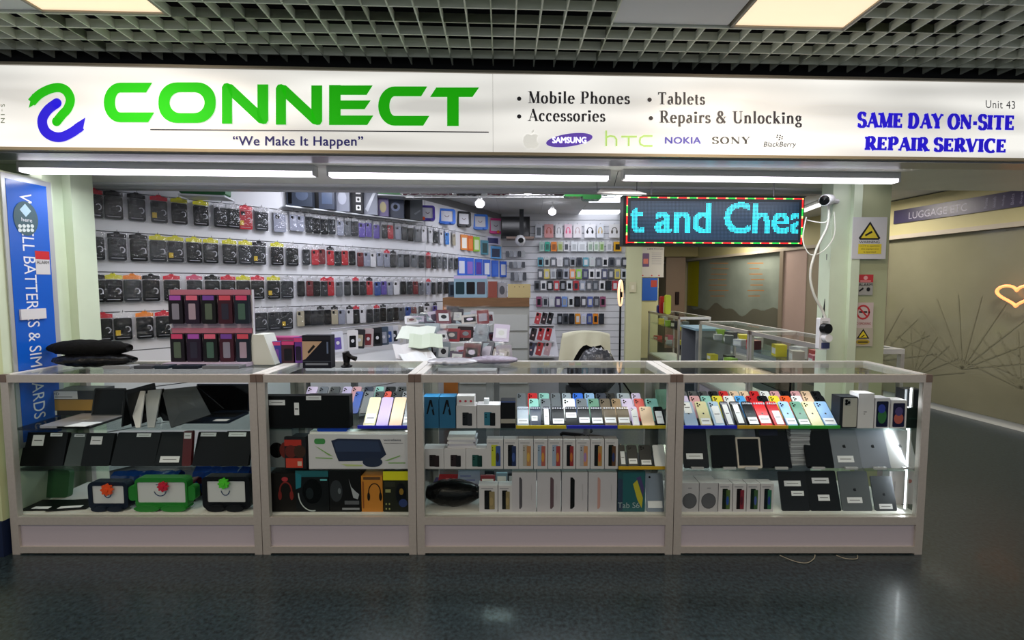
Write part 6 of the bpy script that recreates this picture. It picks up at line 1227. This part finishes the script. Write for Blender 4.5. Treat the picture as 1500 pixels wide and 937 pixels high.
# papers and white packets
for k, (a, b, t, y_, c_) in enumerate([(585, 636, 478, 3.5, 'c0c8c0'), (600, 648, 490, 3.3, 'a8b4a4'), (578, 628, 505, 3.2, 'b8b8bc'), (590, 640, 518, 3.1, 'c8ccd0')]):
    x, w, _ = geti(a, b, t, .98, y_); z = ZZ(t + 12, y_); mb = MB(); n = 8
    vs = [(-w / 2 + w * i / n, yy, .006 * math.sin(i * 1.3 + k) + (.03 if yy > 0 else 0)) for i in range(n + 1) for yy in (-.1, .1)]; vs += [(p[0], p[1], p[2] + .004) for p in vs]; q = 2 * (n + 1)
    mb.add(vs, [(2 * i + q, 2 * i + 2 + q, 2 * i + 3 + q, 2 * i + 1 + q) for i in range(n)] + [(2 * i, 2 * i + 1, 2 * i + 3, 2 * i + 2) for i in range(n)] + [(2 * i, 2 * i + 2, 2 * i + 2 + q, 2 * i + q) for i in range(n)], M(c_, .5))
    mb.build('paper_sheet', None, 'loose pale sheet lying behind the narrow counter, %s from the top' % ORD[k], 'paper', 'loose sheets behind the narrow counter', loc=(x, y_, z), rot=(.25, 0, .2 * k))
# work bench behind the counters
def boxw(name, label, cat, px0, px1, pt_, pb_, Y, depth, col, art=(), group=None, z0=None):
    z = ZZ(pb_, Y) if z0 is None else z0; return carton(label, px0, px1, pt_, z, Y, depth, col, art, cat, group, name)
e = thing('work_bench', 'cluttered grey work bench behind the middle of the front counters', 'bench', (P(620, 500, 3.9).x, 3.9, 0)); wb = .75
MB().box(-wb, wb * .9, -.75, .3, .86, .9, M('a4a6a8', .5)).build('bench_top', e)
for sx in (-wb + .05, wb * .9 - .05):
    for sy in (-.7, .25): MB().box(sx - .025, sx + .025, sy - .025, sy + .025, 0, .86, M('808488', .5)).build('leg', e)
CL_ = ['b8bcc0', '6c7880', 'c0b8cc', '3c3c44', '9c98a4', '2c2428', 'c4c8c4', '5c2430', '8c9ca4', '7c2c34', 'd0d0d8', '4c4458', '1c1c22', 'a8a4a0']
e = thing('tiered_rack', 'three-tier pale rack full of small packets on the work bench', 'rack', (P(660, 500, 3.7).x, 3.7, .9))
tiers = []
for q, (a, b, ty, y_) in enumerate([(612, 745, 528, 3.45), (604, 738, 500, 3.65), (598, 722, 474, 3.85)]):
    z = max(ZZ(ty, y_), .905); xa, xb = xl(a, y_), xl(b, y_); tiers.append((a, b, ty, y_, z)); px_ = P(660, 500, 3.7).x
    MB().box(xa - px_, xb - px_, y_ - 3.7 - .09, y_ - 3.7 + .1, 0, z - .9, M('a8acae', .5)).build('tier', e)
k = 0
for q, (a, b, ty, y_, z) in enumerate(tiers):
    n = 13
    for i in range(n):
        px = a + (b - a) * (i + .5) / n; yy = y_ + random.uniform(-.04, .05); x = xl(px, yy); w = random.uniform(.04, .075); h = random.uniform(.07, .15); t = random.uniform(.008, .03)
        col_ = CL_[(k * 5 + q * 3) % 14]; clear = k % 5 == 2
        o = thing('packet', ('clear bagged' if clear else 'small') + ' packet on the %s tier of the bench rack, %s from left' % (['lowest', 'middle', 'top'][q], ORD[i]), 'packet', (x, yy, z + .002), (random.uniform(-.5, -.1), random.uniform(-.12, .12), random.uniform(-.6, .6)), 'packets on the bench rack')
        MB().rbox(-w, w, 0, t, 0, h, .008, M(col_, .3)).build('body', o)
        artmesh([('r', .15, .2, .85, .75, M(CL_[(k * 3 + 5) % 14], .4)), ('o', .5, .5, .2, .15, M(CL_[(k + 9) % 14], .4))], 2 * w, h, -.001).build('printed_art', o)
        if clear: put('bag', packmesh('bag', .14, .17, None), o, loc=(0, -.008, .16))
        k += 1
e = thing('wooden_cabinet', 'orange-brown wooden cabinet behind the work bench', 'cabinet', (xl(712, 5.0), 5.0, 0)); w = (777 - 650) / F * 5 / 2
MB().box(-w, w, 0, .4, ZZ(449, 5.0), ZZ(436, 5.0), M('7c5838', .5, noise=.15, scale=6, nstretch=(1, 1, 8))).build('top', e)
MB().box(-w, -w + .16, .0, .4, 0, ZZ(449, 5.0), M('a8662c', .5, noise=.15, scale=5)).build('side', e); MB().box(-w + .16, w, .02, .4, 0, ZZ(449, 5.0), M('a8a8a4', .5)).build('carcass', e)
for j in range(4): MB().box(-w + .18, w - .02, .0, .02, .9 - .2 * j - .17 + .27, .9 - .2 * j + .27 + .005, M('c0c2c0', .45)).build('drawer', e)
boxw('card_box', 'plain cream carton on the wooden cabinet under the wall screen', 'box', 744, 777, 416, 436, 5.0, .2, 'c4b07c', [('o', .3, .8, .02, .03, INKK), ('o', .5, .8, .02, .03, INKK), ('o', .7, .8, .02, .03, INKK)], z0=ZZ(436, 5.0) + .002)
boxw('device_box', 'blue framed box with three dark devices on the wooden cabinet', 'box', 665, 713, 403, 436, 5.05, .12, '8cacc0', [('p', .05, .15, .32, .7, .01, M('1c343c', .3)), ('p', .38, .15, .64, .7, .01, M('18181c', .3)), ('p', .7, .15, .95, .7, .01, M('4c3c44', .3)), ('r', 0, .85, 1, .98, M('c8b4dc', .4))], z0=ZZ(436, 5.05) + .002)
boxw('device_box', 'dark red small box beside the blue framed one on the cabinet', 'box', 715, 728, 412, 436, 5.05, .12, '8c4438', z0=ZZ(436, 5.05) + .002)
boxw('device_box', 'grey boxed gadget on the wooden cabinet beside the cream carton', 'box', 729, 742, 414, 436, 5.08, .1, '9c9ca4', [('o', .5, .5, .3, .3, M('4c4c54', .3))], z0=ZZ(436, 5.08) + .002)
# clear bags on the counter in front of the bench
lump('crumpled clear bag of white parts lying on the wide counter, left end', 628, 700, 524, 2.75, M('a4a6b0', .2, coat=.5), seed=91, d=.09, amp=.12, n=26)
lump('violet and grey wrapped parcel lying on the wide counter beside the clear bag', 690, 758, 521, 2.78, '8a8498', name='parcel', cat='parcel', seed=92, d=.07, amp=.08, n=22)
# draped chair
Yc = 4.3; x0, x1 = (824 - CX) / F * Yc, (893 - CX) / F * Yc; zt = ZZ(484, Yc); e = thing('draped_chair', 'office chair draped with a cream cloth in front of the back wall', 'chair', ((x0 + x1) / 2, Yc, 0)); w = (x1 - x0) / 2
mb = MB(); vs = []; fs = []; nx, nz = 14, 8
for i in range(nx + 1):
    u = i / nx * 2 - 1; drop = .13 + .3 * max(0, -u) ** 1.3 + .22 * max(0, u - .55) + .02 * math.sin(u * 7)
    for j in range(nz + 1):
        v = j / nz; x = u * w * (1 + .04 * v) - (.05 * v if u < -.6 else 0); vs.append((x, -.03 - .03 * v + .012 * math.sin(u * 9) * v, zt - .03 * u * u - drop * v))
    
for i in range(nx):
    for j in range(nz): a = i * (nz + 1) + j; fs.append((a, a + 1, a + nz + 2, a + nz + 1))
vb = [(p[0], p[1] + .05 + .1 * 0, p[2]) for p in vs]; n0 = len(vs)
mb.add(vs + vb, fs + [tuple(n0 + q for q in reversed(f)) for f in fs] + [(i * (nz + 1), (i + 1) * (nz + 1), n0 + (i + 1) * (nz + 1), n0 + i * (nz + 1)) for i in range(nx)], M('d8d6be', .85, noise=.05, scale=5)); mb.build('cloth', e, smooth=True)
MB().rbox(-w * .75, w * .8, .02, .1, .5, zt - .02, .08, M('17181b', .6)).build('backrest', e); MB().box(-w * .8, w * .8, -.35, .1, .45, .52, M('17181b', .6)).build('seat', e)
MB().tube([(0, -.1, .06), (0, -.1, .46)], .03, STEEL).build('stem', e)
for k in range(5): t = k * 2 * math.pi / 5; MB().tube([(0, -.1, .08), (.26 * math.cos(t), -.1 + .26 * math.sin(t), .05), (.28 * math.cos(t), -.1 + .28 * math.sin(t), .03)], .018, BLACK, 6).build('leg', e)
lump('shiny dark plastic bag resting on the draped chair', 846, 902, 508, 3.95, '3a3c42', z=.53, seed=77, d=.1, rough=.15, amp=.05, n=26)
# ring lamp
Yr = 5.4; c = P(909, 429, Yr); e = thing('ring_lamp', 'tall ring lamp on a thin black stand by the back post', 'lamp', (c.x, Yr, 0)); rr = ZZ(411, Yr) - ZZ(429, Yr)
MB().tube([(rr * .35 * math.cos(t), -.0 + rr * .9 * math.cos(t), c.z + rr * math.sin(t)) for t in [math.radians(15 * k) for k in range(24)]], .014, M('ffd0a0', .4, emit=1.2), 8, closed=True).build('ring', e)
MB().tube([(0, 0, .3), (0, 0, c.z - rr * .2)], .012, BLACK, 8).build('pole', e)
for k in range(3): t = k * 2.1 + .4; MB().tube([(0, 0, .4), (.3 * math.cos(t), .3 * math.sin(t), .01)], .01, BLACK, 6).build('leg', e)
MB().box(-.02, .02, -.02, .02, c.z - rr * .35, c.z + rr * .1, BLACK).build('phone_clamp', e)
